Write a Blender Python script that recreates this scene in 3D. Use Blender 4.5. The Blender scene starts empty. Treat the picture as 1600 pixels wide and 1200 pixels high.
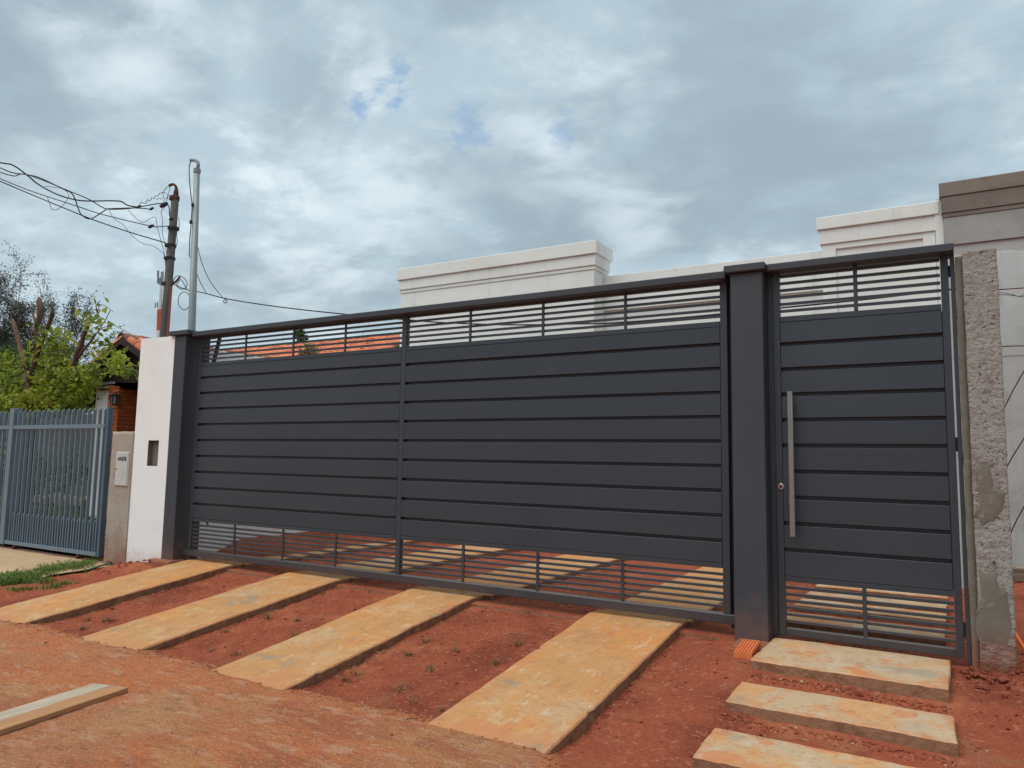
import bpy, bmesh, math, random
from mathutils import Vector, Matrix, noise as mn
random.seed(7)
S = bpy.context.scene
COL = S.collection
R = math.radians

# ------------------------------------------------------------------ camera
F_PX, YAW, PITCH, ROLL = 1160.0, R(-30.9), R(5.82), R(0.985)
CAM = Vector((0.0, -5.2, 1.12))
_f = Vector((math.sin(YAW)*math.cos(PITCH), math.cos(YAW)*math.cos(PITCH), math.sin(PITCH)))
_r0 = Vector((math.cos(YAW), -math.sin(YAW), 0))
_u0 = _r0.cross(_f)
_r = math.cos(ROLL)*_r0 + math.sin(ROLL)*_u0
_u = _r.cross(_f)
cd = bpy.data.cameras.new('camera')
cam = bpy.data.objects.new('camera', cd)
COL.objects.link(cam)
cam.matrix_world = Matrix(((_r.x, _u.x, -_f.x, CAM.x), (_r.y, _u.y, -_f.y, CAM.y), (_r.z, _u.z, -_f.z, CAM.z), (0, 0, 0, 1)))
cd.sensor_width = 36.0
cd.lens = F_PX/1600*36
cd.clip_end = 2000
cd.clip_start = 0.05
S.camera = cam

def ray(px, py):
    return _r*((px-800)/F_PX) - _u*((py-600)/F_PX) + _f
def at(px, py, Y):                      # measured point of the photograph, put at its real distance Y behind the gate line
    d = ray(px, py); return CAM + d*((Y-CAM.y)/d.y)
def atz(px, py, z):
    d = ray(px, py); return CAM + d*((z-CAM.z)/d.z)

# ------------------------------------------------------------------ light
SUN_DIR = Vector((-0.20, -0.42, 0.88)).normalized()      # towards the sun
S.view_settings.view_transform = 'Standard'
S.view_settings.look = 'None'
S.view_settings.gamma = 1
S.view_settings.exposure = 0.8
S.view_settings.use_curve_mapping = False
sl = bpy.data.lights.new('sun', 'SUN')
sl.energy = 1.5; sl.angle = R(60); sl.color = (1.0, 0.96, 0.90)
so = bpy.data.objects.new('sun', sl); COL.objects.link(so)
so.rotation_euler = SUN_DIR.to_track_quat('Z', 'Y').to_euler()
so.location = (0, 0, 20)

W = bpy.data.worlds.new('World'); S.world = W
W.use_nodes = True
nt = W.node_tree; nt.nodes.clear()
class NT:
    """tiny node-graph helper"""
    def __init__(s, tree): s.t = tree
    def n(s, typ, **kw):
        nd = s.t.nodes.new(typ)
        for k, v in kw.items(): setattr(nd, k, v)
        return nd
    def link(s, a, b): s.t.links.new(a, b)
    def put(s, sock, v):
        if isinstance(v, bpy.types.NodeSocket): s.link(v, sock)
        elif isinstance(v, (tuple, list)) and len(v) == 3 and sock.type == 'RGBA': sock.default_value = (*v, 1)
        else: sock.default_value = v
    def math(s, op, a, b=0.0, c=None):
        m = s.n('ShaderNodeMath', operation=op); s.put(m.inputs[0], a); s.put(m.inputs[1], b)
        if c is not None: s.put(m.inputs[2], c)
        return m.outputs[0]
    def vmath(s, op, a, b=None):
        m = s.n('ShaderNodeVectorMath', operation=op); s.put(m.inputs[0], a)
        if b is not None: s.put(m.inputs[1], b)
        return m.outputs['Value'] if op in ('DOT_PRODUCT', 'LENGTH', 'DISTANCE') else m.outputs[0]
    def mix(s, fac, a, b):
        m = s.n('ShaderNodeMix', data_type='RGBA'); s.put(m.inputs[0], fac); s.put(m.inputs[6], a); s.put(m.inputs[7], b)
        return m.outputs[2]
    def noise(s, vec, scale, detail=5, rough=0.55, dist=0.0):
        m = s.n('ShaderNodeTexNoise'); s.put(m.inputs['Vector'], vec); m.inputs['Scale'].default_value = scale
        m.inputs['Detail'].default_value = detail; m.inputs['Roughness'].default_value = rough
        m.inputs['Distortion'].default_value = dist
        return m.outputs['Fac']
    def ss(s, v, lo, hi):
        if lo > hi: return s.math('SUBTRACT', 1.0, s.ss(v, hi, lo))
        m = s.n('ShaderNodeMapRange', interpolation_type='SMOOTHSTEP')
        s.put(m.inputs[0], v); m.inputs[1].default_value = lo; m.inputs[2].default_value = hi
        return m.outputs[0]
    def mapping(s, vec, scale=(1, 1, 1), loc=(0, 0, 0), rot=(0, 0, 0)):
        m = s.n('ShaderNodeMapping'); s.put(m.inputs[0], vec)
        m.inputs[1].default_value = loc; m.inputs[2].default_value = rot; m.inputs[3].default_value = scale
        return m.outputs[0]

g = NT(nt)
tc = g.n('ShaderNodeTexCoord')
D = tc.outputs['Generated']
sep = g.n('ShaderNodeSeparateXYZ'); g.link(D, sep.inputs[0])
den = g.math('ADD', g.math('MAXIMUM', sep.outputs[2], 0.0), 0.22)
cmb = g.n('ShaderNodeCombineXYZ')
g.link(g.math('DIVIDE', sep.outputs[0], den), cmb.inputs[0]); g.link(g.math('DIVIDE', sep.outputs[1], den), cmb.inputs[1])
P = g.mapping(cmb.outputs[0], scale=(1, 1, 1), rot=(0, 0, 0.5))
P2 = g.mapping(cmb.outputs[0], scale=(1.0, 1.25, 1), rot=(0, 0, -0.45), loc=(3.1, 1.7, 0))
big = g.noise(P2, 1.3, 6, 0.52, 0.3)
mid = g.noise(P, 2.6, 9, 0.55, 0.35)
fine = g.noise(P2, 5.5, 10, 0.62, 0.2)
dens = g.math('ADD', g.math('MULTIPLY', big, 0.56), g.math('ADD', g.math('MULTIPLY', mid, 0.34), g.math('MULTIPLY', fine, 0.10)))
cloud_grey, cloud_mid, cloud_lit = (2.02, 2.60, 3.02), (2.82, 3.58, 4.05), (4.5, 5.15, 5.5)
c = g.mix(g.ss(dens, 0.40, 0.56), cloud_grey, cloud_mid)
rim = g.math('MULTIPLY', g.ss(dens, 0.47, 0.60), g.ss(g.noise(P, 4.2, 10, 0.62), 0.44, 0.68))
c = g.mix(rim, c, cloud_lit)
nz = g.math('MULTIPLY', g.math('SUBTRACT', g.noise(P2, 4.2, 10, 0.56, 0.3), 0.5), 3.4)
nf = g.math('MULTIPLY', g.math('SUBTRACT', g.noise(P, 11.0, 10, 0.66, 0.2), 0.5), 4.5)
def patch(col, px, py, w, amt=1.0, lo=0.0, hi=1.3, nn=None):      # a patch of the cloud deck, fixed in the sky
    global c
    d = ray(px, py).normalized()
    ang = g.math('DIVIDE', g.math('ARCCOSINE', g.vmath('DOT_PRODUCT', D, tuple(d))), w)
    lob = g.math('SUBTRACT', 1.0, ang)
    m = g.ss(g.math('ADD', lob, nn or nz), lo, hi)
    m = g.math('MULTIPLY', m, g.ss(ang, 2.0, 0.7))
    c = g.mix(g.math('MULTIPLY', m, amt), c, col)
patch(cloud_grey, 1200, 180, R(17), 0.75)
patch(cloud_grey, 820, 330, R(7), 0.8)
patch(cloud_grey, 60, 200, R(7), 0.6)
patch(cloud_grey, 440, 160, R(6), 0.5)
patch(cloud_grey, 470, 30, R(9), 0.6)
patch(cloud_lit, 855, 225, R(6), 0.9)
patch(cloud_lit, 250, 75, R(8), 0.8)
patch(cloud_lit, 650, 290, R(6), 0.85)
patch(cloud_lit, 480, 470, R(6), 0.6)
patch(cloud_lit, 30, 330, R(6), 0.6)
patch(cloud_lit, 520, 330, R(6), 0.7)
patch(cloud_lit, 980, 330, R(5), 0.6)
patch(cloud_grey, 780, 350, R(8), 0.6)
sky = g.n('ShaderNodeTexSky', sky_type='NISHITA')
sky.sun_disc = False
sky.sun_elevation = math.asin(SUN_DIR.z)
sky.sun_rotation = math.atan2(SUN_DIR.x, SUN_DIR.y)
sky.air_density = 1.0; sky.dust_density = 0.6; sky.ozone_density = 1.2
gap = g.mix(0.35, sky.outputs[0], (1.0, 2.4, 4.2))
for px, py, w, am in ((622, 110, R(1.3), 0.7), (624, 155, R(1.6), 0.8), (560, 168, R(1.7), 0.65), (590, 140, R(1.0), 0.6), (735, 205, R(2.2), 0.5), (880, 205, R(1.6), 0.4)):
    patch(gap, px, py, w, am, 0.1, 1.2, nf)
hz = g.ss(sep.outputs[2], -0.02, 0.02)
c = g.mix(g.ss(sep.outputs[2], 0.30, 0.0), c, g.mix(0.4, c, (3.4, 4.0, 4.3)))
c = g.mix(hz, (0.9, 0.7, 0.55), c)
bg = g.n('ShaderNodeBackground'); g.link(c, bg.inputs[0]); bg.inputs[1].default_value = 0.1
wo = g.n('ShaderNodeOutputWorld'); g.link(bg.outputs[0], wo.inputs[0])

# ------------------------------------------------------------------ materials
def layered(name, base, layers=(), rough=0.8, bumps=(), metal=0.0, spec=0.4, trans=0.0, rand=0.0, obj=False, mud=None, soil=None):
    """base colour + noise layers (colour, scale, lo, hi, amount[, stretch xyz[, detail]]) and real bump relief"""
    m = bpy.data.materials.new(name); m.use_nodes = True
    t = m.node_tree; t.nodes.clear(); q = NT(t)
    if obj: pos = q.n('ShaderNodeTexCoord').outputs['Object']
    else: pos = q.n('ShaderNodeNewGeometry').outputs['Position']
    oi = None
    if rand or obj:
        oi = q.n('ShaderNodeObjectInfo')
        if obj: pos = q.vmath('ADD', pos, q.vmath('MULTIPLY', oi.outputs['Location'], (3.7, 3.7, 3.7)))
    col = base
    first = True
    for i, L in enumerate(layers):
        lc, sc, lo, hi, amt = L[:5]
        st = L[5] if len(L) > 5 else (1, 1, 1)
        det = L[6] if len(L) > 6 else 6
        v = q.mapping(pos, scale=st, loc=(i*7.3, i*3.1, i*1.7))
        f = q.math('MULTIPLY', q.ss(q.noise(v, sc, det, 0.6, 0.2), lo, hi), amt)
        col = q.mix(f, col, lc)
    if soil:                                  # earth trodden and washed onto the rims (per-vertex wear mask of the mesh)
        at_ = q.n('ShaderNodeAttribute'); at_.attribute_name = 'soil'
        f = q.ss(q.math('ADD', at_.outputs['Fac'], q.math('MULTIPLY', q.math('SUBTRACT', q.noise(pos, 8, 10, 0.72), 0.5), 2.6)), 0.32, 1.0)
        col = q.mix(q.math('MULTIPLY', f, soil[1]), col, soil[0])
    if mud:                                   # splashed earth that fades out upwards in an uneven line
        mc, za, zb, amt = mud
        sx = q.n('ShaderNodeSeparateXYZ'); q.link(pos, sx.inputs[0])
        f = q.ss(q.math('ADD', sx.outputs[2], q.math('MULTIPLY', q.math('SUBTRACT', q.noise(pos, 7, 6, 0.65), 0.5), (zb-za)*1.6)), zb, za)
        col = q.mix(q.math('MULTIPLY', f, amt), col, mc)
    if rand:
        hs = q.n('ShaderNodeHueSaturation'); q.put(hs.inputs['Color'], col)
        q.put(hs.inputs['Value'], q.math('ADD', q.math('MULTIPLY', oi.outputs['Random'], 2*rand), 1-rand))
        col = hs.outputs[0]
    b = q.n('ShaderNodeBsdfPrincipled')
    q.put(b.inputs['Base Color'], col)
    b.inputs['Roughness'].default_value = rough; b.inputs['Metallic'].default_value = metal
    b.inputs['Specular IOR Level'].default_value = spec
    nrm = None
    for sc, st, dist in bumps:
        bp = q.n('ShaderNodeBump'); bp.inputs['Strength'].default_value = st; bp.inputs['Distance'].default_value = dist
        q.put(bp.inputs['Height'], q.noise(pos, sc, 6, 0.6))
        if nrm: q.link(nrm, bp.inputs['Normal'])
        nrm = bp.outputs[0]
    if nrm: q.link(nrm, b.inputs['Normal'])
    out = q.n('ShaderNodeOutputMaterial')
    if trans:
        tr = q.n('ShaderNodeBsdfTranslucent'); q.put(tr.inputs[0], col)
        mx = q.n('ShaderNodeMixShader'); mx.inputs[0].default_value = trans
        q.link(b.outputs[0], mx.inputs[1]); q.link(tr.outputs[0], mx.inputs[2]); q.link(mx.outputs[0], out.inputs[0])
    else: q.link(b.outputs[0], out.inputs[0])
    return m

M = {}
M['paint'] = layered('charcoal_paint', (0.033, 0.041, 0.052), [((0.041, 0.049, 0.060), 1.1, 0.4, 0.7, 0.5), ((0.060, 0.055, 0.052), 40, 0.62, 0.75, 0.15)],
                     rough=0.40, bumps=[(3, 0.04, 0.01), (350, 0.05, 0.001)], spec=0.45, mud=((0.13, 0.075, 0.055), -0.05, 0.42, 0.30), rand=0.05)
M['paint_wall'] = layered('charcoal_wall_paint', (0.039, 0.0465, 0.058), [((0.058, 0.058, 0.06), 1.3, 0.4, 0.75, 0.5), ((0.11, 0.06, 0.045), 3.0, 0.66, 0.85, 0.25)],
                     rough=0.6, bumps=[(60, 0.1, 0.003), (400, 0.2, 0.001)], spec=0.4, mud=((0.20, 0.095, 0.065), -0.06, 0.30, 0.5))
SOIL = ((0.50, 0.215, 0.105), 0.8)
M['slab'] = layered('dirt_stained_concrete', (0.51, 0.265, 0.108),
    [((0.50, 0.385, 0.255), 0.8, 0.50, 0.63, 0.75), ((0.58, 0.255, 0.085), 1.3, 0.46, 0.60, 0.85), ((0.55, 0.38, 0.21), 3.1, 0.52, 0.66, 0.5), ((0.54, 0.20, 0.08), 3.7, 0.555, 0.66, 0.55, (1.5, 1, 1)),
     ((0.25, 0.225, 0.175), 1.9, 0.60, 0.70, 0.75), ((0.62, 0.50, 0.35), 8, 0.55, 0.68, 0.45, (2, 1, 1)), ((0.38, 0.20, 0.095), 2.6, 0.54, 0.68, 0.5, (2.0, 1, 1)), ((0.37, 0.19, 0.09), 13, 0.54, 0.66, 0.45), ((0.31, 0.155, 0.075), 34, 0.565, 0.67, 0.5), ((0.20, 0.10, 0.055), 120, 0.62, 0.69, 0.6)],
    rough=0.87, bumps=[(9, 0.35, 0.016), (60, 0.45, 0.004), (220, 0.5, 0.0018)], spec=0.2, soil=SOIL)
M['step_slab'] = layered('mottled_concrete', (0.51, 0.37, 0.235),
    [((0.59, 0.31, 0.135), 2.6, 0.47, 0.60, 0.85), ((0.56, 0.45, 0.32), 4.0, 0.5, 0.64, 0.75), ((0.56, 0.205, 0.08), 4.6, 0.535, 0.63, 0.75), ((0.60, 0.27, 0.12), 11, 0.55, 0.66, 0.55),
     ((0.30, 0.265, 0.21), 2.2, 0.57, 0.68, 0.65), ((0.36, 0.19, 0.10), 15, 0.56, 0.68, 0.5), ((0.28, 0.15, 0.08), 36, 0.575, 0.68, 0.5), ((0.18, 0.11, 0.07), 130, 0.61, 0.69, 0.6)],
    rough=0.87, bumps=[(12, 0.4, 0.014), (70, 0.5, 0.004), (220, 0.5, 0.0018)], spec=0.2, soil=SOIL)
M['slab_side'] = layered('raw_slab_edge', (0.28, 0.145, 0.085), [((0.18, 0.075, 0.045), 14, 0.45, 0.65, 0.7), ((0.30, 0.20, 0.13), 50, 0.6, 0.7, 0.5)],
    rough=0.95, bumps=[(30, 0.6, 0.02), (140, 0.5, 0.005)], spec=0.15)
M['dirt'] = layered('red_earth', (0.31, 0.079, 0.041),
    [((0.19, 0.045, 0.028), 1.3, 0.46, 0.62, 0.8), ((0.41, 0.140, 0.068), 2.4, 0.52, 0.68, 0.65), ((0.31, 0.14, 0.075), 1.7, 0.58, 0.72, 0.6), ((0.26, 0.078, 0.043), 8, 0.55, 0.68, 0.5),
     ((0.48, 0.20, 0.115), 26, 0.55, 0.67, 0.5), ((0.19, 0.055, 0.032), 60, 0.58, 0.68, 0.5), ((0.49, 0.22, 0.135), 110, 0.57, 0.67, 0.5), ((0.62, 0.42, 0.30), 210, 0.65, 0.70, 0.6)],
    rough=0.97, bumps=[(6, 0.4, 0.05), (24, 0.55, 0.025), (85, 0.75, 0.010), (260, 0.7, 0.004)], spec=0.1)
M['road'] = layered('packed_orange_earth', (0.58, 0.19, 0.076),
    [((0.48, 0.20, 0.10), 0.7, 0.46, 0.60, 0.75), ((0.54, 0.275, 0.115), 1.3, 0.5, 0.64, 0.7), ((0.42, 0.125, 0.062), 1.7, 0.50, 0.64, 0.7, (1, 1.8, 1)), ((0.42, 0.25, 0.155), 1.1, 0.59, 0.70, 0.45),
     ((0.62, 0.36, 0.225), 5, 0.52, 0.66, 0.6, (1, 2.6, 1)), ((0.29, 0.12, 0.066), 13, 0.54, 0.66, 0.6, (1, 2.4, 1)), ((0.64, 0.385, 0.25), 38, 0.55, 0.65, 0.6, (1, 1.8, 1)),
     ((0.20, 0.085, 0.048), 75, 0.575, 0.66, 0.6), ((0.68, 0.47, 0.33), 160, 0.61, 0.68, 0.6)],
    rough=0.93, bumps=[(5, 0.4, 0.05), (24, 0.8, 0.03), (70, 1.0, 0.016), (200, 1.0, 0.006)], spec=0.15)
M['white'] = layered('white_stucco', (0.80, 0.83, 0.825), [((0.71, 0.73, 0.71), 1.6, 0.5, 0.75, 0.5), ((0.62, 0.58, 0.53), 5, 0.62, 0.8, 0.3), ((0.80, 0.79, 0.75), 14, 0.5, 0.7, 0.4)],
    rough=0.85, bumps=[(18, 0.25, 0.012), (70, 0.35, 0.006), (250, 0.3, 0.002)], spec=0.25, mud=((0.52, 0.33, 0.24), -0.12, 0.12, 0.5))
M['white_house'] = layered('cream_render', (0.76, 0.785, 0.755), [((0.68, 0.695, 0.66), 0.9, 0.45, 0.7, 0.5), ((0.72, 0.72, 0.67), 3, 0.5, 0.7, 0.5), ((0.56, 0.55, 0.49), 6, 0.55, 0.70, 0.5, (1, 1, 0.10)), ((0.55, 0.50, 0.42), 1.1, 0.6, 0.75, 0.3)],
    rough=0.9, bumps=[(30, 0.12, 0.006), (220, 0.2, 0.002)], spec=0.2)
M['rough_conc'] = layered('raw_column_concrete', (0.40, 0.38, 0.355),
    [((0.40, 0.37, 0.345), 3.2, 0.45, 0.62, 0.8), ((0.27, 0.22, 0.18), 2.6, 0.50, 0.68, 0.6), ((0.37, 0.30, 0.26), 4.5, 0.54, 0.7, 0.6), ((0.16, 0.13, 0.11), 9, 0.57, 0.70, 0.6), ((0.46, 0.42, 0.385), 22, 0.54, 0.68, 0.6),
     ((0.05, 0.04, 0.036), 48, 0.605, 0.65, 0.8, (0.7, 1, 1.4)), ((0.07, 0.055, 0.048), 80, 0.60, 0.66, 0.7)],
    rough=0.95, bumps=[(12, 0.6, 0.04), (42, 1.0, 0.03), (130, 0.8, 0.010)], spec=0.2, mud=((0.30, 0.10, 0.05), -0.02, 0.36, 0.95))
M['column_foot'] = layered('mud_splashed_concrete', (0.27, 0.17, 0.12), [((0.21, 0.085, 0.05), 5, 0.45, 0.65, 0.7), ((0.33, 0.26, 0.21), 9, 0.55, 0.7, 0.6)],
    rough=0.95, bumps=[(20, 0.5, 0.02), (100, 0.5, 0.006)], spec=0.2)
M['mortar'] = layered('smooth_cement', (0.165, 0.148, 0.122), [((0.21, 0.19, 0.16), 4, 0.45, 0.65, 0.7), ((0.15, 0.125, 0.10), 7, 0.52, 0.68, 0.6), ((0.33, 0.30, 0.26), 22, 0.58, 0.7, 0.5)],
    rough=0.9, bumps=[(25, 0.4, 0.012), (120, 0.5, 0.004)], spec=0.2, mud=((0.30, 0.10, 0.05), -0.06, 0.22, 0.9))
M['grey_plaster'] = layered('grey_render', (0.40, 0.41, 0.40), [((0.32, 0.32, 0.31), 1.7, 0.44, 0.62, 0.85), ((0.48, 0.465, 0.445), 3, 0.5, 0.7, 0.6), ((0.33, 0.30, 0.28), 7, 0.64, 0.78, 0.35), ((0.46, 0.37, 0.35), 4, 0.55, 0.7, 0.4), ((0.25, 0.235, 0.22), 9, 0.58, 0.7, 0.4, (1, 1, 0.3))],
    rough=0.93, bumps=[(14, 0.2, 0.01), (90, 0.3, 0.004)], spec=0.2)
M['brown_plaster'] = layered('damp_brown_render', (0.185, 0.16, 0.138), [((0.245, 0.215, 0.19), 2, 0.42, 0.66, 0.7, (0.4, 1, 1.5)), ((0.15, 0.118, 0.10), 5, 0.5, 0.7, 0.5)],
    rough=0.93, bumps=[(14, 0.15, 0.008), (110, 0.3, 0.003)], spec=0.2)
M['brown_plaster2'] = layered('grey_brown_render', (0.275, 0.275, 0.262), [((0.36, 0.36, 0.345), 2, 0.42, 0.66, 0.8), ((0.24, 0.21, 0.19), 4, 0.55, 0.7, 0.5)],
    rough=0.93, bumps=[(14, 0.15, 0.008), (110, 0.3, 0.003)], spec=0.2)
M['meter'] = layered('weathered_pillar_cement', (0.38, 0.335, 0.28), [((0.31, 0.265, 0.22), 3, 0.45, 0.65, 0.7, (1, 1, 0.4)), ((0.45, 0.41, 0.35), 7, 0.5, 0.7, 0.5), ((0.17, 0.13, 0.11), 7, 0.68, 0.76, 0.5, (1, 1, 0.4)), ((0.28, 0.14, 0.09), 2.2, 0.58, 0.75, 0.35)],
    rough=0.92, bumps=[(30, 0.5, 0.014), (120, 0.6, 0.005)], spec=0.2, mud=((0.27, 0.12, 0.075), -0.2, 0.45, 0.8))
M['box_paint'] = layered('grey_box_paint', (0.50, 0.51, 0.48), [((0.42, 0.42, 0.39), 6, 0.5, 0.7, 0.6)], rough=0.5, spec=0.4)
M['letter'] = layered('black_print', (0.03, 0.035, 0.035), rough=0.7)
M['steel_blue'] = layered('blue_grey_enamel', (0.135, 0.185, 0.225), [((0.17, 0.215, 0.245), 3, 0.45, 0.7, 0.6), ((0.09, 0.12, 0.15), 14, 0.6, 0.75, 0.4)], rough=0.42, spec=0.5)
M['steel_blue_dark'] = layered('dark_blue_enamel', (0.07, 0.105, 0.145), [((0.10, 0.135, 0.165), 6, 0.45, 0.7, 0.5)], rough=0.5, spec=0.4)
M['brick'] = layered('red_brick', (0.47, 0.115, 0.038), [((0.22, 0.042, 0.016), 9, 0.45, 0.65, 0.6), ((0.36, 0.09, 0.035), 25, 0.55, 0.7, 0.5)], rough=0.85, bumps=[(60, 0.3, 0.004)], spec=0.25, rand=0.16, obj=True)
M['brick_mortar'] = layered('brick_joint', (0.27, 0.11, 0.07), [((0.14, 0.05, 0.03), 20, 0.45, 0.65, 0.6)], rough=0.95, spec=0.15)
M['tile'] = layered('clay_tile', (0.68, 0.22, 0.12), [((0.58, 0.21, 0.115), 6, 0.45, 0.65, 0.6), ((0.34, 0.10, 0.06), 12, 0.60, 0.72, 0.6), ((0.42, 0.24, 0.17), 20, 0.6, 0.75, 0.4)], rough=0.85, bumps=[(50, 0.3, 0.006)], spec=0.25, rand=0.18, obj=True)
M['ridge_tile'] = layered('mossy_ridge_tile', (0.30, 0.15, 0.10), [((0.15, 0.10, 0.075), 5, 0.42, 0.62, 0.75), ((0.40, 0.30, 0.24), 12, 0.6, 0.75, 0.5)], rough=0.9, bumps=[(50, 0.4, 0.008)], spec=0.2, rand=0.2, obj=True)
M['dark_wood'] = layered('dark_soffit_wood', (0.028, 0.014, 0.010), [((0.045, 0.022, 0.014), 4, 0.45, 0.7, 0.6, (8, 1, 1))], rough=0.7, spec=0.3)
M['wall_white2'] = layered('grey_white_wall', (0.68, 0.71, 0.73), [((0.60, 0.62, 0.63), 2, 0.45, 0.7, 0.6)], rough=0.85, bumps=[(60, 0.2, 0.004)], spec=0.25)
M['old_wall'] = layered('mossy_garden_wall', (0.20, 0.19, 0.175), [((0.12, 0.12, 0.105), 2, 0.42, 0.62, 0.75, (1, 1, 0.35)), ((0.27, 0.25, 0.23), 5, 0.52, 0.7, 0.6), ((0.075, 0.085, 0.06), 3, 0.58, 0.75, 0.6)], rough=0.95, bumps=[(14, 0.3, 0.02)], spec=0.2)
M['galv'] = layered('galvanised_steel', (0.22, 0.27, 0.275), [((0.29, 0.34, 0.34), 4, 0.45, 0.65, 0.6, (2, 2, 0.5)), ((0.24, 0.28, 0.28), 18, 0.6, 0.75, 0.5)], rough=0.5, metal=0.25, spec=0.5)
M['pole'] = layered('dark_pole_concrete', (0.075, 0.075, 0.070), [((0.12, 0.115, 0.105), 3, 0.45, 0.7, 0.6, (2, 2, 0.4)), ((0.04, 0.036, 0.034), 12, 0.6, 0.75, 0.5)], rough=0.85, spec=0.25)
M['rust'] = layered('rusty_iron', (0.085, 0.030, 0.022), [((0.14, 0.05, 0.03), 14, 0.45, 0.65, 0.7), ((0.04, 0.022, 0.02), 9, 0.55, 0.7, 0.6)], rough=0.85, bumps=[(80, 0.3, 0.003)], spec=0.3)
M['black'] = layered('black_plastic', (0.013, 0.014, 0.017), rough=0.5, spec=0.4)
M['red_cable'] = layered('faded_red_conduit', (0.30, 0.06, 0.045), rough=0.6)
M['stainless'] = layered('brushed_steel', (0.27, 0.265, 0.255), [((0.17, 0.168, 0.16), 3, 0.42, 0.66, 0.7, (6, 6, 0.6)), ((0.42, 0.40, 0.36), 20, 0.5, 0.7, 0.5, (8, 8, 0.3))], rough=0.38, metal=0.75)
M['chrome'] = layered('worn_chrome', (0.42, 0.36, 0.34), rough=0.3, metal=0.85)
M['wood_grey'] = layered('weathered_board', (0.44, 0.37, 0.275), [((0.34, 0.27, 0.195), 4, 0.42, 0.64, 0.7, (9, 0.6, 9)), ((0.56, 0.49, 0.38), 9, 0.5, 0.68, 0.7, (9, 0.5, 9)), ((0.10, 0.07, 0.05), 8, 0.66, 0.74, 0.6, (10, 0.8, 10))], rough=0.85, bumps=[(60, 0.3, 0.003)], spec=0.2)
M['wood_red'] = layered('mud_stained_board', (0.42, 0.215, 0.105), [((0.34, 0.20, 0.13), 2.2, 0.42, 0.62, 0.8, (4, 0.8, 4)), ((0.52, 0.26, 0.11), 5, 0.5, 0.66, 0.6, (8, 0.5, 8)), ((0.14, 0.075, 0.045), 9, 0.62, 0.74, 0.5, (9, 0.6, 9))], rough=0.85, bumps=[(60, 0.3, 0.003)], spec=0.2)
M['wood_old'] = layered('old_timber', (0.17, 0.12, 0.085), [((0.10, 0.07, 0.05), 6, 0.45, 0.65, 0.7, (1, 6, 6))], rough=0.9)
M['hollow_brick'] = layered('new_hollow_brick', (0.62, 0.17, 0.06), [((0.70, 0.24, 0.10), 18, 0.45, 0.65, 0.6), ((0.50, 0.13, 0.05), 40, 0.55, 0.7, 0.5)], rough=0.85, bumps=[(120, 0.25, 0.002)], spec=0.2)
M['orange_pipe'] = layered('orange_plastic', (0.80, 0.16, 0.025), rough=0.4, spec=0.5)
M['hose'] = layered('green_hose', (0.05, 0.16, 0.11), rough=0.45)
M['bark'] = layered('tree_bark', (0.135, 0.085, 0.062), [((0.07, 0.045, 0.035), 8, 0.42, 0.62, 0.75, (2, 2, 0.6)), ((0.22, 0.14, 0.10), 18, 0.55, 0.7, 0.5)], rough=0.95, bumps=[(40, 0.7, 0.02)], spec=0.15)
M['twig'] = layered('grey_twig', (0.065, 0.052, 0.045), rough=0.9)
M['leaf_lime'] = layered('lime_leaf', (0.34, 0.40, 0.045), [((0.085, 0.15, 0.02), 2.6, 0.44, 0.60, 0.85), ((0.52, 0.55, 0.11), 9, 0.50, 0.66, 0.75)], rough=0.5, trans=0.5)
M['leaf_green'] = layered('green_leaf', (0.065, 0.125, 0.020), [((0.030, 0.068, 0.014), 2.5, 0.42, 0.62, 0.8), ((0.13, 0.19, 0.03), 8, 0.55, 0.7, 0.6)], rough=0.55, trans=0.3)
M['leaf_olive'] = layered('olive_leaf', (0.060, 0.070, 0.042), [((0.032, 0.042, 0.026), 1.5, 0.42, 0.62, 0.8), ((0.10, 0.10, 0.065), 5, 0.55, 0.7, 0.6)], rough=0.6, trans=0.25)
M['leaf_dry'] = layered('straw_leaf', (0.34, 0.26, 0.11), [((0.20, 0.24, 0.05), 4, 0.45, 0.65, 0.7)], rough=0.7, trans=0.3)
M['grass'] = layered('grass_blade', (0.13, 0.19, 0.030), [((0.07, 0.12, 0.02), 3, 0.42, 0.62, 0.8), ((0.27, 0.25, 0.08), 6, 0.55, 0.7, 0.6)], rough=0.6, trans=0.25)
M['weed'] = layered('weed_leaf', (0.115, 0.115, 0.035), [((0.25, 0.15, 0.07), 3, 0.45, 0.65, 0.7)], rough=0.65, trans=0.2)
M['lawn'] = layered('lawn_turf', (0.055, 0.10, 0.018), [((0.09, 0.14, 0.03), 6, 0.45, 0.65, 0.7), ((0.10, 0.07, 0.04), 3, 0.6, 0.75, 0.5)], rough=0.95, bumps=[(60, 0.8, 0.03)], spec=0.1)
M['apron'] = layered('sandy_apron', (0.46, 0.32, 0.19), [((0.38, 0.25, 0.14), 2.2, 0.45, 0.65, 0.7, (0.5, 2, 1)), ((0.52, 0.38, 0.25), 6, 0.5, 0.7, 0.5, (0.5, 2, 1)), ((0.28, 0.18, 0.10), 40, 0.58, 0.7, 0.4)], rough=0.92, bumps=[(20, 0.3, 0.012), (120, 0.4, 0.003)], spec=0.2)
M['pebble'] = layered('pale_pebble', (0.40, 0.25, 0.17), [((0.55, 0.43, 0.34), 9, 0.5, 0.6, 0.9), ((0.24, 0.085, 0.05), 7, 0.48, 0.6, 0.9)], rough=0.9, bumps=[(100, 0.3, 0.003)])
M['straw'] = layered('dry_straw', (0.50, 0.34, 0.20), [((0.30, 0.14, 0.08), 9, 0.45, 0.6, 0.8)], rough=0.9)
M['glass'] = layered('lamp_glass', (0.30, 0.33, 0.34), rough=0.15, spec=0.6)
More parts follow.
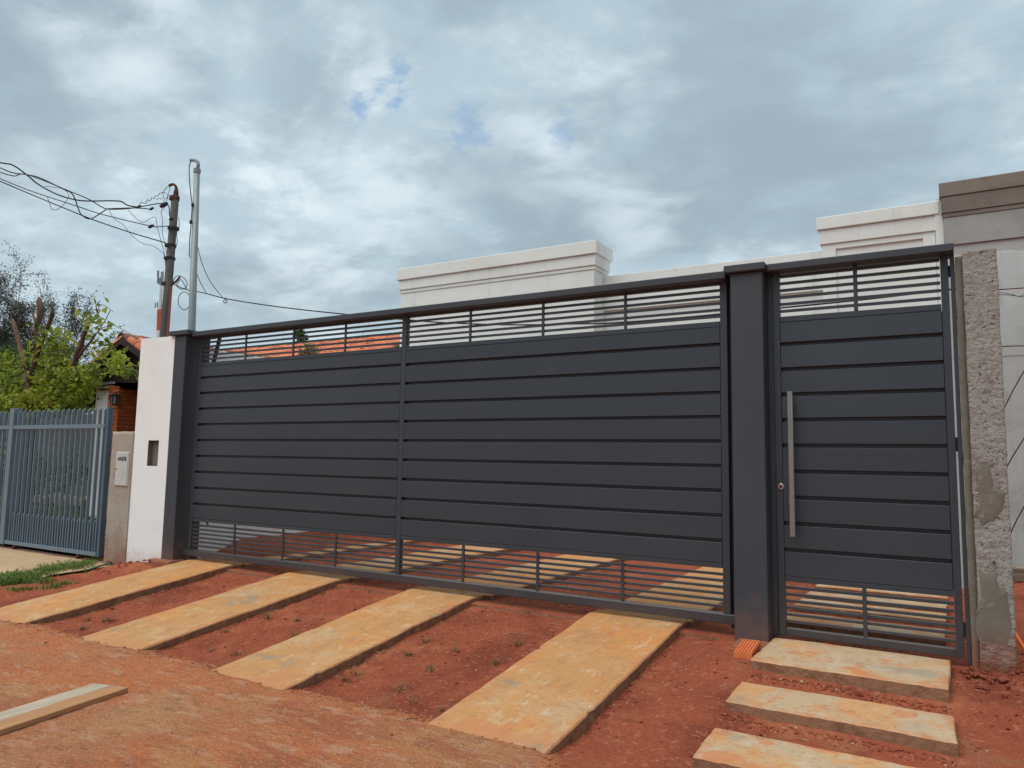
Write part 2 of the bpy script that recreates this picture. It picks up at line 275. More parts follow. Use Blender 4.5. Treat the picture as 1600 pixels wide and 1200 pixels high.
M['tower_red'] = layered('mast_red', (0.42, 0.10, 0.05), rough=0.7)
M['tower_white'] = layered('mast_white', (0.62, 0.64, 0.65), rough=0.7)
M['tower_grey'] = layered('antenna_grey', (0.22, 0.25, 0.28), rough=0.6)
M['rubble'] = layered('broken_rubble', (0.24, 0.20, 0.17), [((0.36, 0.31, 0.27), 7, 0.45, 0.65, 0.7), ((0.14, 0.10, 0.08), 12, 0.55, 0.7, 0.6)], rough=0.95, bumps=[(40, 0.5, 0.01)], spec=0.15)

# ------------------------------------------------------------------ mesh helpers
class MB:
    def __init__(s): s.v = []; s.f = []; s.mi = []
    def quad(s, pts, mi=0):
        b = len(s.v); s.v += [Vector(p) for p in pts]; s.f.append(tuple(range(b, b+len(pts)))); s.mi.append(mi)
    def box(s, x0, x1, y0, y1, z0, z1, bev=0.0, mi=0):
        if bev <= 0 or min(x1-x0, y1-y0, z1-z0) < bev*2.2:
            b = len(s.v)
            s.v += [Vector((x, y, z)) for z in (z0, z1) for y in (y0, y1) for x in (x0, x1)]
            for q in ((0, 2, 3, 1), (4, 5, 7, 6), (0, 1, 5, 4), (2, 6, 7, 3), (0, 4, 6, 2), (1, 3, 7, 5)):
                s.f.append(tuple(b+i for i in q)); s.mi.append(mi)
            return s
        bm = bmesh.new(); bmesh.ops.create_cube(bm, size=1)
        for v in bm.verts:
            v.co = Vector(((x0+x1)/2+v.co.x*(x1-x0), (y0+y1)/2+v.co.y*(y1-y0), (z0+z1)/2+v.co.z*(z1-z0)))
        bmesh.ops.bevel(bm, geom=bm.edges[:], offset=bev, segments=1, affect='EDGES', profile=0.5)
        s.add(bm, mi); bm.free(); return s
    def add(s, bm, mi=0):
        b = len(s.v); bm.verts.index_update()
        s.v += [v.co.copy() for v in bm.verts]
        for f in bm.faces: s.f.append(tuple(b+v.index for v in f.verts)); s.mi.append(mi)
    def tube(s, pts, r, n=6, mi=0, cap=True):
        pts = [Vector(p) for p in pts]
        rs = r if isinstance(r, (list, tuple)) else [r]*len(pts)
        b = len(s.v); up = None
        for i, p in enumerate(pts):
            t = (pts[min(i+1, len(pts)-1)]-pts[max(i-1, 0)])
            t = t.normalized() if t.length > 1e-9 else Vector((0, 0, 1))
            if up is None: up = t.orthogonal().normalized()
            else:
                up = up - t*up.dot(t); up = up.normalized() if up.length > 1e-6 else t.orthogonal().normalized()
            w = t.cross(up)
            for k in range(n):
                a = 2*math.pi*k/n
                s.v.append(p+(up*math.cos(a)+w*math.sin(a))*rs[i])
        for i in range(len(pts)-1):
            for k in range(n):
                k2 = (k+1) % n
                s.f.append((b+i*n+k, b+i*n+k2, b+(i+1)*n+k2, b+(i+1)*n+k)); s.mi.append(mi)
        if cap:
            s.f.append(tuple(b+k for k in reversed(range(n)))); s.mi.append(mi)
            e = b+(len(pts)-1)*n; s.f.append(tuple(e+k for k in range(n))); s.mi.append(mi)
        return s
    def rock(s, p, r, sq=0.6, mi=0):
        bm = bmesh.new(); bmesh.ops.create_icosphere(bm, subdivisions=1, radius=r)
        sx, sy = random.uniform(.7, 1.3), random.uniform(.7, 1.3); a = random.uniform(0, 6.3)
        for v in bm.verts:
            q = v.co*(1+random.uniform(-.22, .22)); q = Vector((q.x*sx, q.y*sy, q.z*sq)); q.rotate(Matrix.Rotation(a, 3, 'Z')); v.co = q+Vector(p)
        s.add(bm, mi); bm.free()
    def build(s, name, mat, parent=None, origin=None, smooth=False, kind=None, label=None):
        if origin is None: origin = Vector(parent['_o']) if parent is not None else Vector((0, 0, 0))
        me = bpy.data.meshes.new(name)
        me.from_pydata([v-origin for v in s.v], [], s.f)
        for mm in (mat if isinstance(mat, (list, tuple)) else [mat]): me.materials.append(mm)
        if any(s.mi): me.polygons.foreach_set('material_index', s.mi)
        if smooth: me.polygons.foreach_set('use_smooth', [True]*len(me.polygons))
        me.update()
        o = bpy.data.objects.new(name, me); COL.objects.link(o)
        o['_o'] = list(origin)
        if parent is not None:
            o.parent = parent; o.location = origin-Vector(parent['_o'])
        else: o.location = origin
        if kind: o['kind'] = kind
        if label: o['label'] = label
        return o
def tag(o, label, cat, group=None):
    o['label'] = label; o['category'] = cat
    if group: o['group'] = group
    return o
def thing(name, label, cat, loc, group=None):
    o = bpy.data.objects.new(name, None); COL.objects.link(o)
    o.location = loc; o['_o'] = list(loc); o.empty_display_size = 0.2
    return tag(o, label, cat, group)
def piece(name, me, parent, loc, rot=None):      # a repeated piece: shares its mesh, sits at a world location
    o = bpy.data.objects.new(name, me); COL.objects.link(o)
    o.parent = parent; o['_o'] = list(loc); o.location = Vector(loc)-Vector(parent['_o'])
    if rot is not None: o.rotation_euler = rot
    return o
def box(name, x0, x1, y0, y1, z0, z1, mat, parent=None, bev=0.003, **k):
    return MB().box(x0, x1, y0, y1, z0, z1, bev).build(name, mat, parent, **k)
def mesh_of(mb, name, mat, smooth=False):
    me = bpy.data.meshes.new(name); me.from_pydata(mb.v, [], mb.f); me.materials.append(mat)
    if smooth: me.polygons.foreach_set('use_smooth', [True]*len(me.polygons))
    me.update(); return me
def fbm(x, y, z=0.0, o=4): return mn.fractal(Vector((x, y, z)), 1.0, 2.0, o)
def sstep(a, b, x):
    t = max(0, min(1, (x-a)/(b-a))); return t*t*(3-2*t)

# ------------------------------------------------------------------ ground
RAMP = 0.12
def slab_z(y): return 0.0 if y > -0.05 else RAMP*(y+0.05)
PATH = [(0.2, -0.05), (-0.05, -0.035), (-0.66, -0.042), (-0.80, -0.116), (-1.19, -0.150), (-1.35, -0.204), (-1.77, -0.236), (-2.4, -0.262)]
def path_z(y):
    for (y0, z0), (y1, z1) in zip(PATH, PATH[1:]):
        if y >= y1:
            t = max(0, min(1, (y0-y)/(y0-y1))); return z0+(z1-z0)*t
    return PATH[-1][1]
def ground_h(x, y):
    if y > -0.05: z = -0.055
    else: z = -0.058 + RAMP*(y+0.05)*1.02
    z = max(z, -0.262)
    if x > -1.58:                                        # dirt beside the stepping slabs, falling to the road
        k = sstep(-1.6, -1.25, x)
        zz = path_z(y) - 0.018*sstep(-1.0, -0.1, x)*sstep(-0.1, -0.6, y)
        z = z*(1-k) + zz*k
    if x > 0.0:                                          # heap in front of the unfinished house
        z += sstep(0.02, 0.5, x)*(0.05+0.055*max(0, y))
        z -= 0.03*sstep(0.1, 0.3, x)*sstep(0.2, -0.8, y)
    if y > 0.1 and -7.3 < x < -5.2:                      # soil banked against the inner face of the boundary wall
        z += 0.20*sstep(-6.3, -7.25, x)*sstep(0.1, 0.9, y)
    if x < -7.2 and y < 0.6:                             # verge left of the drive
        k = sstep(-7.2, -7.9, x)
        z = z*(1-k) + max(-0.20 + 0.02*y, -0.27)*k
        d = math.hypot((x+7.75)/0.55, (y+0.30)/0.33)
        z += 0.13*max(0, 1-d*d) if d < 1 else 0
    elif x < -7.45: z += -0.07*sstep(0.6, 1.2, y)
    return z
def grid(x0, x1, y0, y1, dx, fn):
    nx = max(2, int((x1-x0)/dx)); ny = max(2, int((y1-y0)/dx))
    mb = MB()
    for j in range(ny+1):
        for i in range(nx+1):
            x = x0+(x1-x0)*i/nx; y = y0+(y1-y0)*j/ny
            mb.v.append(Vector(fn(x, y)))
    for j in range(ny):
        for i in range(nx):
            a = j*(nx+1)+i; mb.f.append((a, a+1, a+nx+2, a+nx+1)); mb.mi.append(0)
    return mb
_rp = random.Random(4)
PRINTS = [(_rp.uniform(-6.2, 0.4), _rp.uniform(-1.75, -0.2), _rp.uniform(-.7, .7)) for _ in range(46)] + [(-1.45+_rp.uniform(-.12, .12), -0.3-0.33*k, _rp.uniform(-.3, .3)) for k in range(6)]
def rough_ground(x, y):
    z = ground_h(x, y)
    for px_, py_, a_ in PRINTS:
        dx, dy = x-px_, y-py_
        if dx*dx+dy*dy < 0.05:
            u = dx*math.cos(a_)-dy*math.sin(a_); v = dx*math.sin(a_)+dy*math.cos(a_)
            d = (u/0.055)**2+(v/0.14)**2
            z += -0.013*math.exp(-d*d*.8)+0.005*math.exp(-((d-1.7)**2)*2.5)
    z += (0.017*fbm(x*1.7, y*1.7) + 0.008*fbm(x*8, y*8, 3.0) + 0.004*fbm(x*24, y*24, 7.0, 3))*(1 if x < -1.4 else .55)
    if x > -1.3 and y > -0.9: z += 0.004*fbm(x*14, y*14, 5)
    return (x, y, z)
# one sheet: fine near, coarse far, welded by rings
def ground_sheet():
    X0, X1, Y0, Y1 = -9.2, 1.6, -2.45, 3.45
    mb = grid(X0, X1, Y0, Y1, 0.03, rough_ground)
    nx = int((X1-X0)/0.03); ny = int((Y1-Y0)/0.03)
    b = len(mb.v)
    ring = [i for i in range(nx+1)] + [j*(nx+1)+nx for j in range(1, ny+1)] + [ny*(nx+1)+i for i in range(nx-1, -1, -1)] + [j*(nx+1) for j in range(ny-1, 0, -1)]
    prev = ring
    for e, zz in ((0.6, -0.27), (8, -0.28), (40, -0.3), (600, -0.4)):
        cur = []
        for k, i in enumerate(ring):
            p = mb.v[i]; cx, cy = (X0+X1)/2, (Y0+Y1)/2
            sx = ((X1-X0)/2+e)/((X1-X0)/2); sy = ((Y1-Y0)/2+e)/((Y1-Y0)/2)
            mb.v.append(Vector((cx+(p.x-cx)*sx, cy+(p.y-cy)*sy, zz if not (p.y > 3.4) else 0.02)))
            cur.append(len(mb.v)-1)
        n = len(ring)
        for k in range(n):
            k2 = (k+1) % n
            mb.f.append((prev[k], cur[k], cur[k2], prev[k2])); mb.mi.append(0)
        prev = cur
    return mb
gr = ground_sheet().build('ground', M['dirt'], smooth=True, kind='structure')
gr['label'] = 'red earth under and around the driveway strips'

def road_fn(x, y):
    edge = -1.93 + 0.07*fbm(x*1.3, 0.3) + 0.02*fbm(x*9, 1.7)
    edge -= 0.40*sstep(-1.75, -1.35, x)
    z = -0.232 + 0.009*fbm(x*1.1, y*1.1) + 0.004*fbm(x*6, y*6, 2) + 0.002*fbm(x*25, y*25, 4, 2)
    if y > edge-0.10: z -= 0.022*sstep(-0.10, 0.03, y-edge) + 0.05*sstep(0.02, 0.12, y-edge)
    return (x, y, z)
grid(-9.0, 2.2, -5.9, -1.72, 0.05, road_fn).build('road', M['road'], smooth=True, kind='structure')
mb = MB(); mb.quad([(-60, -12, -0.245), (40, -12, -0.245), (40, -5.88, -0.245), (-60, -5.88, -0.245)])
mb.quad([(-60, -5.88, -0.245), (-8.98, -5.88, -0.245), (-8.98, -2.3, -0.245), (-60, -2.3, -0.245)])
mb.quad([(2.18, -5.88, -0.245), (40, -5.88, -0.245), (40, -2.3, -0.245), (2.18, -2.3, -0.245)])
mb.build('road', M['road'], kind='structure')

def gp(px, py):                         # where a ray through the photograph meets the modelled ground
    d = ray(px, py); t = 1.0
    z = -0.1
    for _ in range(25):
        p = CAM + d*((z-CAM.z)/d.z)
        z = 0.6*z+0.4*(ground_h(p.x, p.y) if p.y > -1.95 else -0.232)
    return Vector((p.x, p.y, z))

# neighbour's lawn and apron
mb = grid(-30, -7.5, 0.35, 12, 0.5, lambda x, y: (x, y, -0.13+0.02*fbm(x, y)))
mb.build('lawn', M['lawn'], kind='structure')
mb = grid(-13.5, -8.35, -0.98, -0.04, 0.1, lambda x, y: (x, y, -0.163+0.035*(y+0.04)+0.006*fbm(x*2, y*2)-(0.06*sstep(-0.8, -1.0, y))))
mb.build('apron', M['apron'], smooth=True, kind='structure')

# ------------------------------------------------------------------ slabs
def slab(name, mat, label, x0, x1, y0, y1, zf, th, group, cat='paving slab', taper=None, jit=0.006, step=0.045, skew=0.0):
    nx = max(4, int((x1-x0)/step)); ny = max(4, int((y1-y0)/step))
    mb = MB(); sd = random.uniform(0, 50)
    def pt(i, j, inset=0.0, dz=0.0):
        u = i/nx; v = j/ny
        x = x0+(x1-x0)*u; y = y0+(y1-y0)*v
        ex = -1 if i == 0 else (1 if i == nx else 0); ey = -1 if j == 0 else (1 if j == ny else 0)
        jx = jit*.7*fbm(y*2, sd)+jit*0.9*fbm(y*22, sd+3); jy = jit*.7*fbm(x*2, sd+9)+jit*0.9*fbm(x*22, sd+12)
        ch = fbm(x*7+y*7, sd+20); ch = max(0, ch-0.42)*0.035 if (ex or ey) else 0
        jx -= ex*ch; jy -= ey*ch
        if ex: x += jx - ex*inset
        if ey: y += jy - ey*inset
        return Vector((x+skew*(y-y1), y, zf(y)+0.004*fbm(x*3, y*3, sd)+dz))
    b = 0
    for j in range(ny+1):
        for i in range(nx+1): mb.v.append(pt(i, j, 0.007))
    for j in range(ny):
        for i in range(nx):
            a = j*(nx+1)+i; mb.f.append((a, a+1, a+nx+2, a+nx+1)); mb.mi.append(0)
    rim = [(i, 0) for i in range(nx+1)] + [(nx, j) for j in range(1, ny+1)] + [(i, ny) for i in range(nx-1, -1, -1)] + [(0, j) for j in range(ny-1, 0, -1)]
    r0 = [j*(nx+1)+i for i, j in rim]
    r1 = []; r2 = []
    for i, j in rim: r1.append(len(mb.v)); mb.v.append(pt(i, j, 0.0, -0.007-0.004*random.random()))
    for i, j in rim: r2.append(len(mb.v)); mb.v.append(pt(i, j, -0.004*random.random(), -th))
    n = len(rim)
    for ra, rb, mi in ((r0, r1, 0), (r1, r2, 1)):
        for k in range(n):
            k2 = (k+1) % n; mb.f.append((ra[k], rb[k], rb[k2], ra[k2])); mb.mi.append(mi)
    masks = []
    for v in mb.v:
        d = min(v.x-x0-skew*(v.y-y1), x1-v.x+skew*(v.y-y1), y1-v.y+0.03)
        m_ = 0.75*max(0, 1-max(d, 0)/0.085)
        if cat == 'paving slab' and y0 < -2.0: m_ = max(m_, 0.80*sstep(-1.60, -2.02, v.y)+0.12*fbm(v.x*3, v.y*3, 1.0), 0)
        else: m_ = max(m_, 0.75*max(0, 1-max(v.y-y0, 0)/0.085))
        masks.append(m_)
    o = mb.build(name, [mat, M['slab_side']], origin=Vector(((x0+x1)/2, (y0+y1)/2, zf((y0+y1)/2)-th)))
    ca = o.data.attributes.new('soil', 'FLOAT', 'POINT'); ca.data.foreach_set('value', masks)
    return tag(o, label, cat, group)
GR = 'concrete driveway strips'
drive = [(-7.09, -6.40, 'long concrete driveway strip outside the gate, closest to the white wall stub'),
         (-5.585, -4.905, 'driveway strip outside the gate, second from the white wall stub, grey at its top'),
         (-4.09, -3.42, 'driveway strip outside the gate rising to just right of its middle stile'),
         (-2.39, -1.69, 'widest-looking driveway strip outside the gate, nearest the stepping slabs')]
for x0, x1, lb in drive:
    slab('driveway_slab', M['slab'], lb, x0, x1, -2.16, 0.1275, slab_z, 0.12, GR, jit=0.0035)
inner = [(-7.12, -6.44, 'short-seen driveway strip behind the sliding gate beside the boundary wall'),
         (-5.64, -4.95, 'driveway strip behind the sliding gate, left of its middle stile'),
         (-4.11, -3.43, 'driveway strip behind the sliding gate, just right of its middle stile'),
         (-2.43, -1.74, 'driveway strip behind the sliding gate, closest to the middle pillar')]
for x0, x1, lb in inner:
    slab('driveway_slab', M['slab'], lb, x0, x1, 0.13, 3.36, lambda y: -0.002, 0.10, GR, skew=-0.02)
# threshold strip under the gate
slab('threshold_strip', M['dirt'], 'narrow mud-stained concrete strip under the sliding gate', -7.2, -1.31, -0.07, 0.125, lambda y: -0.038, 0.1, None, cat='threshold', jit=0.004)
SG = 'stepping slabs by the pedestrian gate'
slab('stepping_slab', M['step_slab'], 'wide stepping slab directly under the pedestrian gate, topmost outside', -1.068, -0.075, -0.69, -0.035, lambda y: 0.0, 0.125, SG, jit=0.005)
slab('stepping_slab', M['step_slab'], 'middle stepping slab of the three outside the pedestrian gate', -1.095, -0.06, -1.193, -0.80, lambda y: -0.10, 0.125, SG, jit=0.006, skew=-0.04)
slab('stepping_slab', M['step_slab'], 'lowest stepping slab outside the pedestrian gate, cut by the frame edge', -1.09, -0.02, -1.775, -1.355, lambda y: -0.188, 0.125, SG, jit=0.006, skew=-0.05)
for k, (y0, y1) in enumerate(((0.55, 0.90), (1.22, 1.55), (1.75, 2.07), (2.27, 2.52))):
    slab('stepping_slab', M['step_slab'], ['stepping slab behind the pedestrian gate, closest to it', 'second stepping slab behind the pedestrian gate', 'third stepping slab behind the pedestrian gate', 'farthest stepping slab seen behind the pedestrian gate'][k],
         -1.17, -0.11, y0, y1, lambda y, k=k: 0.0+0.004*k, 0.10, SG, jit=0.006)

# ------------------------------------------------------------------ gate pillars and lintel
def pillar(x0, x1, cx0, cx1, label):
    t = thing('gate_pillar', label, 'pillar', ((x0+x1)/2, 0.03, -0.1), 'charcoal gate pillars')
    box('shaft', x0, x1, -0.12, 0.195, -0.12, 2.422, M['paint_wall'], t, 0.006)
    box('cap', cx0, cx1, -0.155, 0.23, 2.424, 2.476, M['paint_wall'], t, 0.006)
    return t
pillar(-7.418, -7.222, -7.482, -7.158, 'charcoal gate pillar with flat cap beside the white wall stub')
mid_pillar = pillar(-1.300, -1.084, -1.336, -1.062, 'charcoal gate pillar with flat cap between the two gates')
o = box('lintel_beam', -7.156, -1.338, -0.10, 0.11, 2.402, 2.456, M['paint_wall'], None, 0.006, origin=Vector((-4.2, 0, 2.4)))
tag(o, 'long charcoal lintel beam spanning over the sliding gate', 'beam', 'charcoal lintel beams')
o = box('lintel_beam', -1.060, 0.031, -0.10, 0.11, 2.432, 2.458, M['paint_wall'], None, 0.006, origin=Vector((-0.5, 0, 2.4)))
bpy.data.objects.remove(o)
o = box('lintel_beam', -1.060, 0.031, -0.10, 0.11, 2.418, 2.468, M['paint_wall'], None, 0.006, origin=Vector((-0.5, 0, 2.4)))
tag(o, 'short charcoal lintel beam over the pedestrian gate', 'beam', 'charcoal lintel beams')

# ------------------------------------------------------------------ sliding gate
sg = thing('sliding_gate', 'wide charcoal sliding gate of horizontal planks with slatted strips above and below', 'gate', (-4.26, 0.03, 0.02))
def fbox(name, x0, x1, y0, y1, z0, z1, par=sg, bev=0.002, mat=None): return box(name, x0, x1, y0, y1, z0, z1, mat or M['paint'], par, bev)
HALVES = ((-7.098, -4.287), (-4.232, -1.407))
fbox('stile', -7.150, -7.100, 0.0, 0.05, 0.105, 2.44)
fbox('stile', -4.285, -4.234, 0.0, 0.05, 0.105, 2.44, label=None) if False else fbox('stile', -4.285, -4.234, 0.0, 0.05, 0.105, 2.44)
fbox('stile', -1.405, -1.355, 0.0, 0.05, 0.105, 2.44)
fbox('bottom_rail', -7.205, -1.306, -0.02, 0.055, 0.040, 0.103, bev=0.004)
fbox('track_wheel_box', -7.16, -7.10, 0.0, 0.05, -0.01, 0.04)
for x0, x1 in HALVES:
    fbox('top_rail', x0, x1, 0.0, 0.05, 2.395, 2.44)
    fbox('upper_rail', x0, x1, 0.001, 0.05, 2.083, 2.121)
    fbox('lower_rail', x0, x1, 0.001, 0.05, 0.404, 0.436)
    fbox('backing_sheet', x0-0.012, x1+0.012, 0.036, 0.044, 0.438, 2.081)
PITCH_S = 0.1706
box('catch_channel', -1.368, -1.303, 0.062, 0.11, 0.0, 2.40, M['paint'], mid_pillar, 0.002)
def plank_rows(z_first, n, ztop, zbot, gap):
    zs = [z_first-PITCH_S*i for i in range(n)]
    rows = []; hi = ztop
    for z in zs: rows.append((z+gap/2, hi)); hi = z-gap/2
    rows.append((zbot, hi)); return rows
GAP = 0.025
rows = plank_rows(1.955, 9, 2.080, 0.439, GAP)
def piece_box(cache, name, par, x0, x1, y0, y1, z0, z1, mat, bev=0.002):
    key = (name, round(x1-x0, 4), round(y1-y0, 4), round(z1-z0, 4))
    if key not in cache:
        w, d, h = (x1-x0)/2, (y1-y0)/2, (z1-z0)/2
        cache[key] = mesh_of(MB().box(-w, w, -d, d, -h, h, bev), name, mat)
    return piece(name, cache[key], par, ((x0+x1)/2, (y0+y1)/2, (z0+z1)/2))
PC = {}
for x0, x1 in HALVES:
    for z0, z1 in rows:
        o = piece_box(PC, 'plank', sg, x0, x1, 0.0, 0.034, z0, z1, M['paint']); o.rotation_euler = (R(random.uniform(-.35, .35)), 0, R(random.uniform(-.02, .02)))
    # bridge pieces that end the slots short of the stiles
    for i in range(6): piece_box(PC, 'bar', sg, x0+0.001, x1-0.001, 0.012, 0.034, 2.160-0.009+0.0470*i, 2.160+0.009+0.0470*i, M['paint'], 0.001)
    for i in range(6): piece_box(PC, 'bar', sg, x0+0.001, x1-0.001, 0.012, 0.034, 0.147-0.009+0.0430*i, 0.147+0.009+0.0430*i, M['paint'], 0.001)
for xm in (-6.390, -5.680, -4.980, -3.540, -2.832, -2.121):
    piece_box(PC, 'mullion', sg, xm-0.011, xm+0.011, 0.0, 0.0115, 2.1215, 2.394, M['paint'], 0.001)
    piece_box(PC, 'mullion', sg, xm-0.012-0.02, xm+0.012-0.02, 0.0, 0.0115, 0.1035, 0.4035, M['paint'], 0.001)
mb = MB(); mb.tube([(-7.02, 0.09, 2.10), (-6.93, 0.09, 2.40)], 0.022, 4); mb.build('brace', M['paint'], sg)
mb = MB(); mb.tube([(-6.99, 0.08, 0.43), (-6.93, 0.08, 0.36)], 0.010, 4); mb.build('brace', M['paint'], sg)

# ------------------------------------------------------------------ pedestrian gate
pg = thing('pedestrian_gate', 'tall charcoal pedestrian gate with steel pull bar and slatted top and bottom', 'gate', (-0.52, 0.03, 0.02))
DX0, DX1 = -0.998, -0.047
fbox('stile', -1.041, -1.000, 0.0, 0.05, 0.012, 2.432, pg); fbox('stile', -0.045, -0.0035, 0.0, 0.05, 0.012, 2.432, pg)
fbox('bottom_rail', DX0, DX1, 0.0, 0.05, 0.012, 0.058, pg)
fbox('lower_rail', DX0, DX1, 0.001, 0.05, 0.358, 0.390, pg)
fbox('upper_rail', DX0, DX1, 0.001, 0.05, 2.080, 2.118, pg)
fbox('top_rail', DX0, DX1, 0.0, 0.05, 2.428, 2.432+0.012, pg)
fbox('backing_sheet', DX0-0.012, DX1+0.012, 0.036, 0.044, 0.392, 2.078, pg)
for z0, z1 in plank_rows(1.927, 9, 2.077, 0.393, 0.026):
    piece_box(PC, 'plank', pg, DX0, DX1, 0.0, 0.034, z0, z1, M['paint']).rotation_euler = (R(random.uniform(-.35, .35)), 0, 0)
for i in range(6):
    piece_box(PC, 'bar', pg, DX0+0.001, DX1-0.001, 0.012, 0.034, 2.158-0.009+0.0480*i, 2.158+0.009+0.0480*i, M['paint'], 0.001)
    piece_box(PC, 'bar', pg, DX0+0.001, DX1-0.001, 0.012, 0.034, 0.102-0.009+0.0430*i, 0.102+0.009+0.0430*i, M['paint'], 0.001)
piece_box(PC, 'mullion', pg, -0.537, -0.513, 0.0, 0.0115, 2.1185, 2.4275, M['paint'], 0.001)
piece_box(PC, 'mullion', pg, -0.539, -0.515, 0.0, 0.0115, 0.0585, 0.3575, M['paint'], 0.001)
fbox('lock_plate', -0.998, -0.958, -0.002, 0.03, 0.86, 1.12, pg, 0.001)
hd = MB()
hd.box(-0.950, -0.916, -0.072, -0.052, 0.652, 1.600, 0.003)
hd.box(-0.941, -0.925, -0.052, 0.0, 0.74, 0.758, 0.002); hd.box(-0.941, -0.925, -0.052, 0.0, 1.49, 1.508, 0.002)
hd.build('handle', M['stainless'], pg)
lk = MB(); lk.tube([(-1.012, 0.0, 0.973), (-1.012, -0.008, 0.973), (-1.012, -0.012, 0.973)], [0.022, 0.022, 0.017], 20)
l = lk.build('lock', M['chrome'], pg)
MB().tube([(-1.012, -0.010, 0.973), (-1.012, -0.016, 0.973)], 0.010, 14).build('cylinder', M['rust'], l)
box('keyhole', -1.0145, -1.0095, -0.0175, -0.0155, 0.966, 0.980, M['black'], l, 0)
for z0, z1 in ((2.285, 2.355), (1.215, 1.30), (0.13, 0.215)):
    MB().tube([(0.0, 0.020, z0), (0.0, 0.020, z1)], 0.0085, 8).build('hinge', M['paint'], pg)
o = box('gate_jamb', 0.0075, 0.0315, 0.0, 0.06, -0.02, 2.418, M['paint'], None, 0.002, origin=Vector((0.02, 0.03, 0)))
tag(o, 'thin charcoal jamb post between pedestrian gate and raw concrete column', 'gate jamb', 'pedestrian gate jambs')
o = box('gate_jamb', -1.0835, -1.046, 0.012, 0.07, 0.0, 2.418, M['paint'], None, 0.002, origin=Vector((-1.06, 0.03, 0)))
tag(o, 'charcoal jamb post between pedestrian gate and middle pillar', 'gate jamb', 'pedestrian gate jambs')

# ------------------------------------------------------------------ raw concrete column on the right
cc = thing('concrete_column', 'rough unplastered concrete column with rods sticking out, right of the pedestrian gate', 'column', (0.155, 0.0, -0.15))
def rough_box(x0, x1, y0, y1, z0, z1, amp, fr, st=0.02, foot=None):
    mb = MB()
    def face(o, du, dv, nu, nv):
        b = len(mb.v)
        for j in range(nv+1):
            for i in range(nu+1):
                p = Vector(o)+Vector(du)*(i/nu)+Vector(dv)*(j/nv)
                n3 = mn.noise_vector(p*fr)*amp + mn.noise_vector(p*fr*3.3)*amp*0.6
                pit = fbm(p.x*22, p.y*22+p.z*30, 2.0)
                if foot and pit > 0.22 and fbm(p.x*2, p.z*1.6, 6.0) > -0.25: n3 += Vector((0, min(pit-0.22, .3)*amp*4, 0))
                mb.v.append(p+n3)
        for j in range(nv):
            for i in range(nu):
                a = b+j*(nu+1)+i; mb.f.append((a, a+1, a+nu+2, a+nu+1)); mb.mi.append(0)
    W_, D_, H_ = x1-x0, y1-y0, z1-z0
    nw, nd, nh = max(2, int(W_/st)), max(2, int(D_/st)), max(2, int(H_/st))
    face((x0, y0, z0), (W_, 0, 0), (0, 0, H_), nw, nh); face((x1, y0, z0), (0, D_, 0), (0, 0, H_), nd, nh)
    face((x1, y1, z0), (-W_, 0, 0), (0, 0, H_), nw, nh); face((x0, y1, z0), (0, -D_, 0), (0, 0, H_), nd, nh)
    face((x0, y0, z1), (W_, 0, 0), (0, D_, 0), nw, nd)
    bm = bmesh.new()
    for v in mb.v: bm.verts.new(v)
    bm.verts.ensure_lookup_table()
    for f in mb.f: bm.faces.new([bm.verts[i] for i in f])
    bmesh.ops.remove_doubles(bm, verts=bm.verts[:], dist=0.0005)
    out = MB(); out.add(bm); bm.free(); return out
rough_box(0.073, 0.246, -0.10, 0.10, -0.15, 2.405, 0.004, 9, 0.010, True).build('shaft', M['rough_conc'], cc, smooth=True)
rough_box(0.034, 0.076, -0.035, 0.09, -0.12, 2.395, 0.0025, 9, 0.02).build('mortar_joint', M['mortar'], cc, smooth=True)
def blob(pts, y, th, mat, name, par, cxy=None):          # a trowelled patch, proud of the face
    n = len(pts); cx = sum(p[0] for p in pts)/n; cz = sum(p[1] for p in pts)/n
    mb = MB(); N = 48; ring = []
    for rr, dy in ((1.0, 0.0), (0.86, th), (0.5, th*1.15)):
        idx = []
        for k in range(N):
            t = k/N*n; i = int(t) % n; j = (i+1) % n; u = t-int(t); u = u*u*(3-2*u)
            px, pz = pts[i][0]*(1-u)+pts[j][0]*u, pts[i][1]*(1-u)+pts[j][1]*u
            w = 1+0.13*fbm(px*28, pz*28)+0.06*fbm(px*90, pz*90)
            idx.append(len(mb.v)); mb.v.append(Vector((cx+(px-cx)*rr*w, y-dy, cz+(pz-cz)*rr*w)))
        ring.append(idx)
    for a, b in zip(ring, ring[1:]):
        for k in range(N): mb.f.append((a[k], a[(k+1) % N], b[(k+1) % N], b[k])); mb.mi.append(0)
    mb.f.append(tuple(ring[-1])); mb.mi.append(0)
    return mb.build(name, mat, par, smooth=True)
def cpt(px, py): p = at(px, py, -0.10); return (p.x, p.z)
blob([cpt(*q) for q in ((1522, 735), (1533, 722), (1545, 728), (1552, 760), (1571, 770), (1568, 795), (1552, 816), (1536, 818), (1522, 805), (1530, 775))], -0.0985, 0.007, M['mortar'], 'cement_patch', cc)
blob([cpt(*q) for q in ((1528, 895), (1540, 890), (1556, 893), (1562, 915), (1576, 925), (1580, 990), (1570, 1010), (1530, 1008), (1524, 960), (1533, 930))], -0.0985, 0.007, M['mortar'], 'cement_patch', cc)
for z, dx, dz, y in ((2.172, 0.34, -0.01, -0.02), (1.832, 0.34, -0.01, -0.02), (1.452, 0.16, 0.32, -0.05), (1.115, 0.10, 0.19, -0.05), (0.735, 0.14, 0.30, -0.05)):
    MB().tube([(0.22, y, z), (0.24, y, z), (0.24+dx*0.3, y-0.005, z+dz*0.33), (0.24+dx, y-0.02, z+dz)], 0.0032, 6).build('steel_rod', M['rust'], cc)

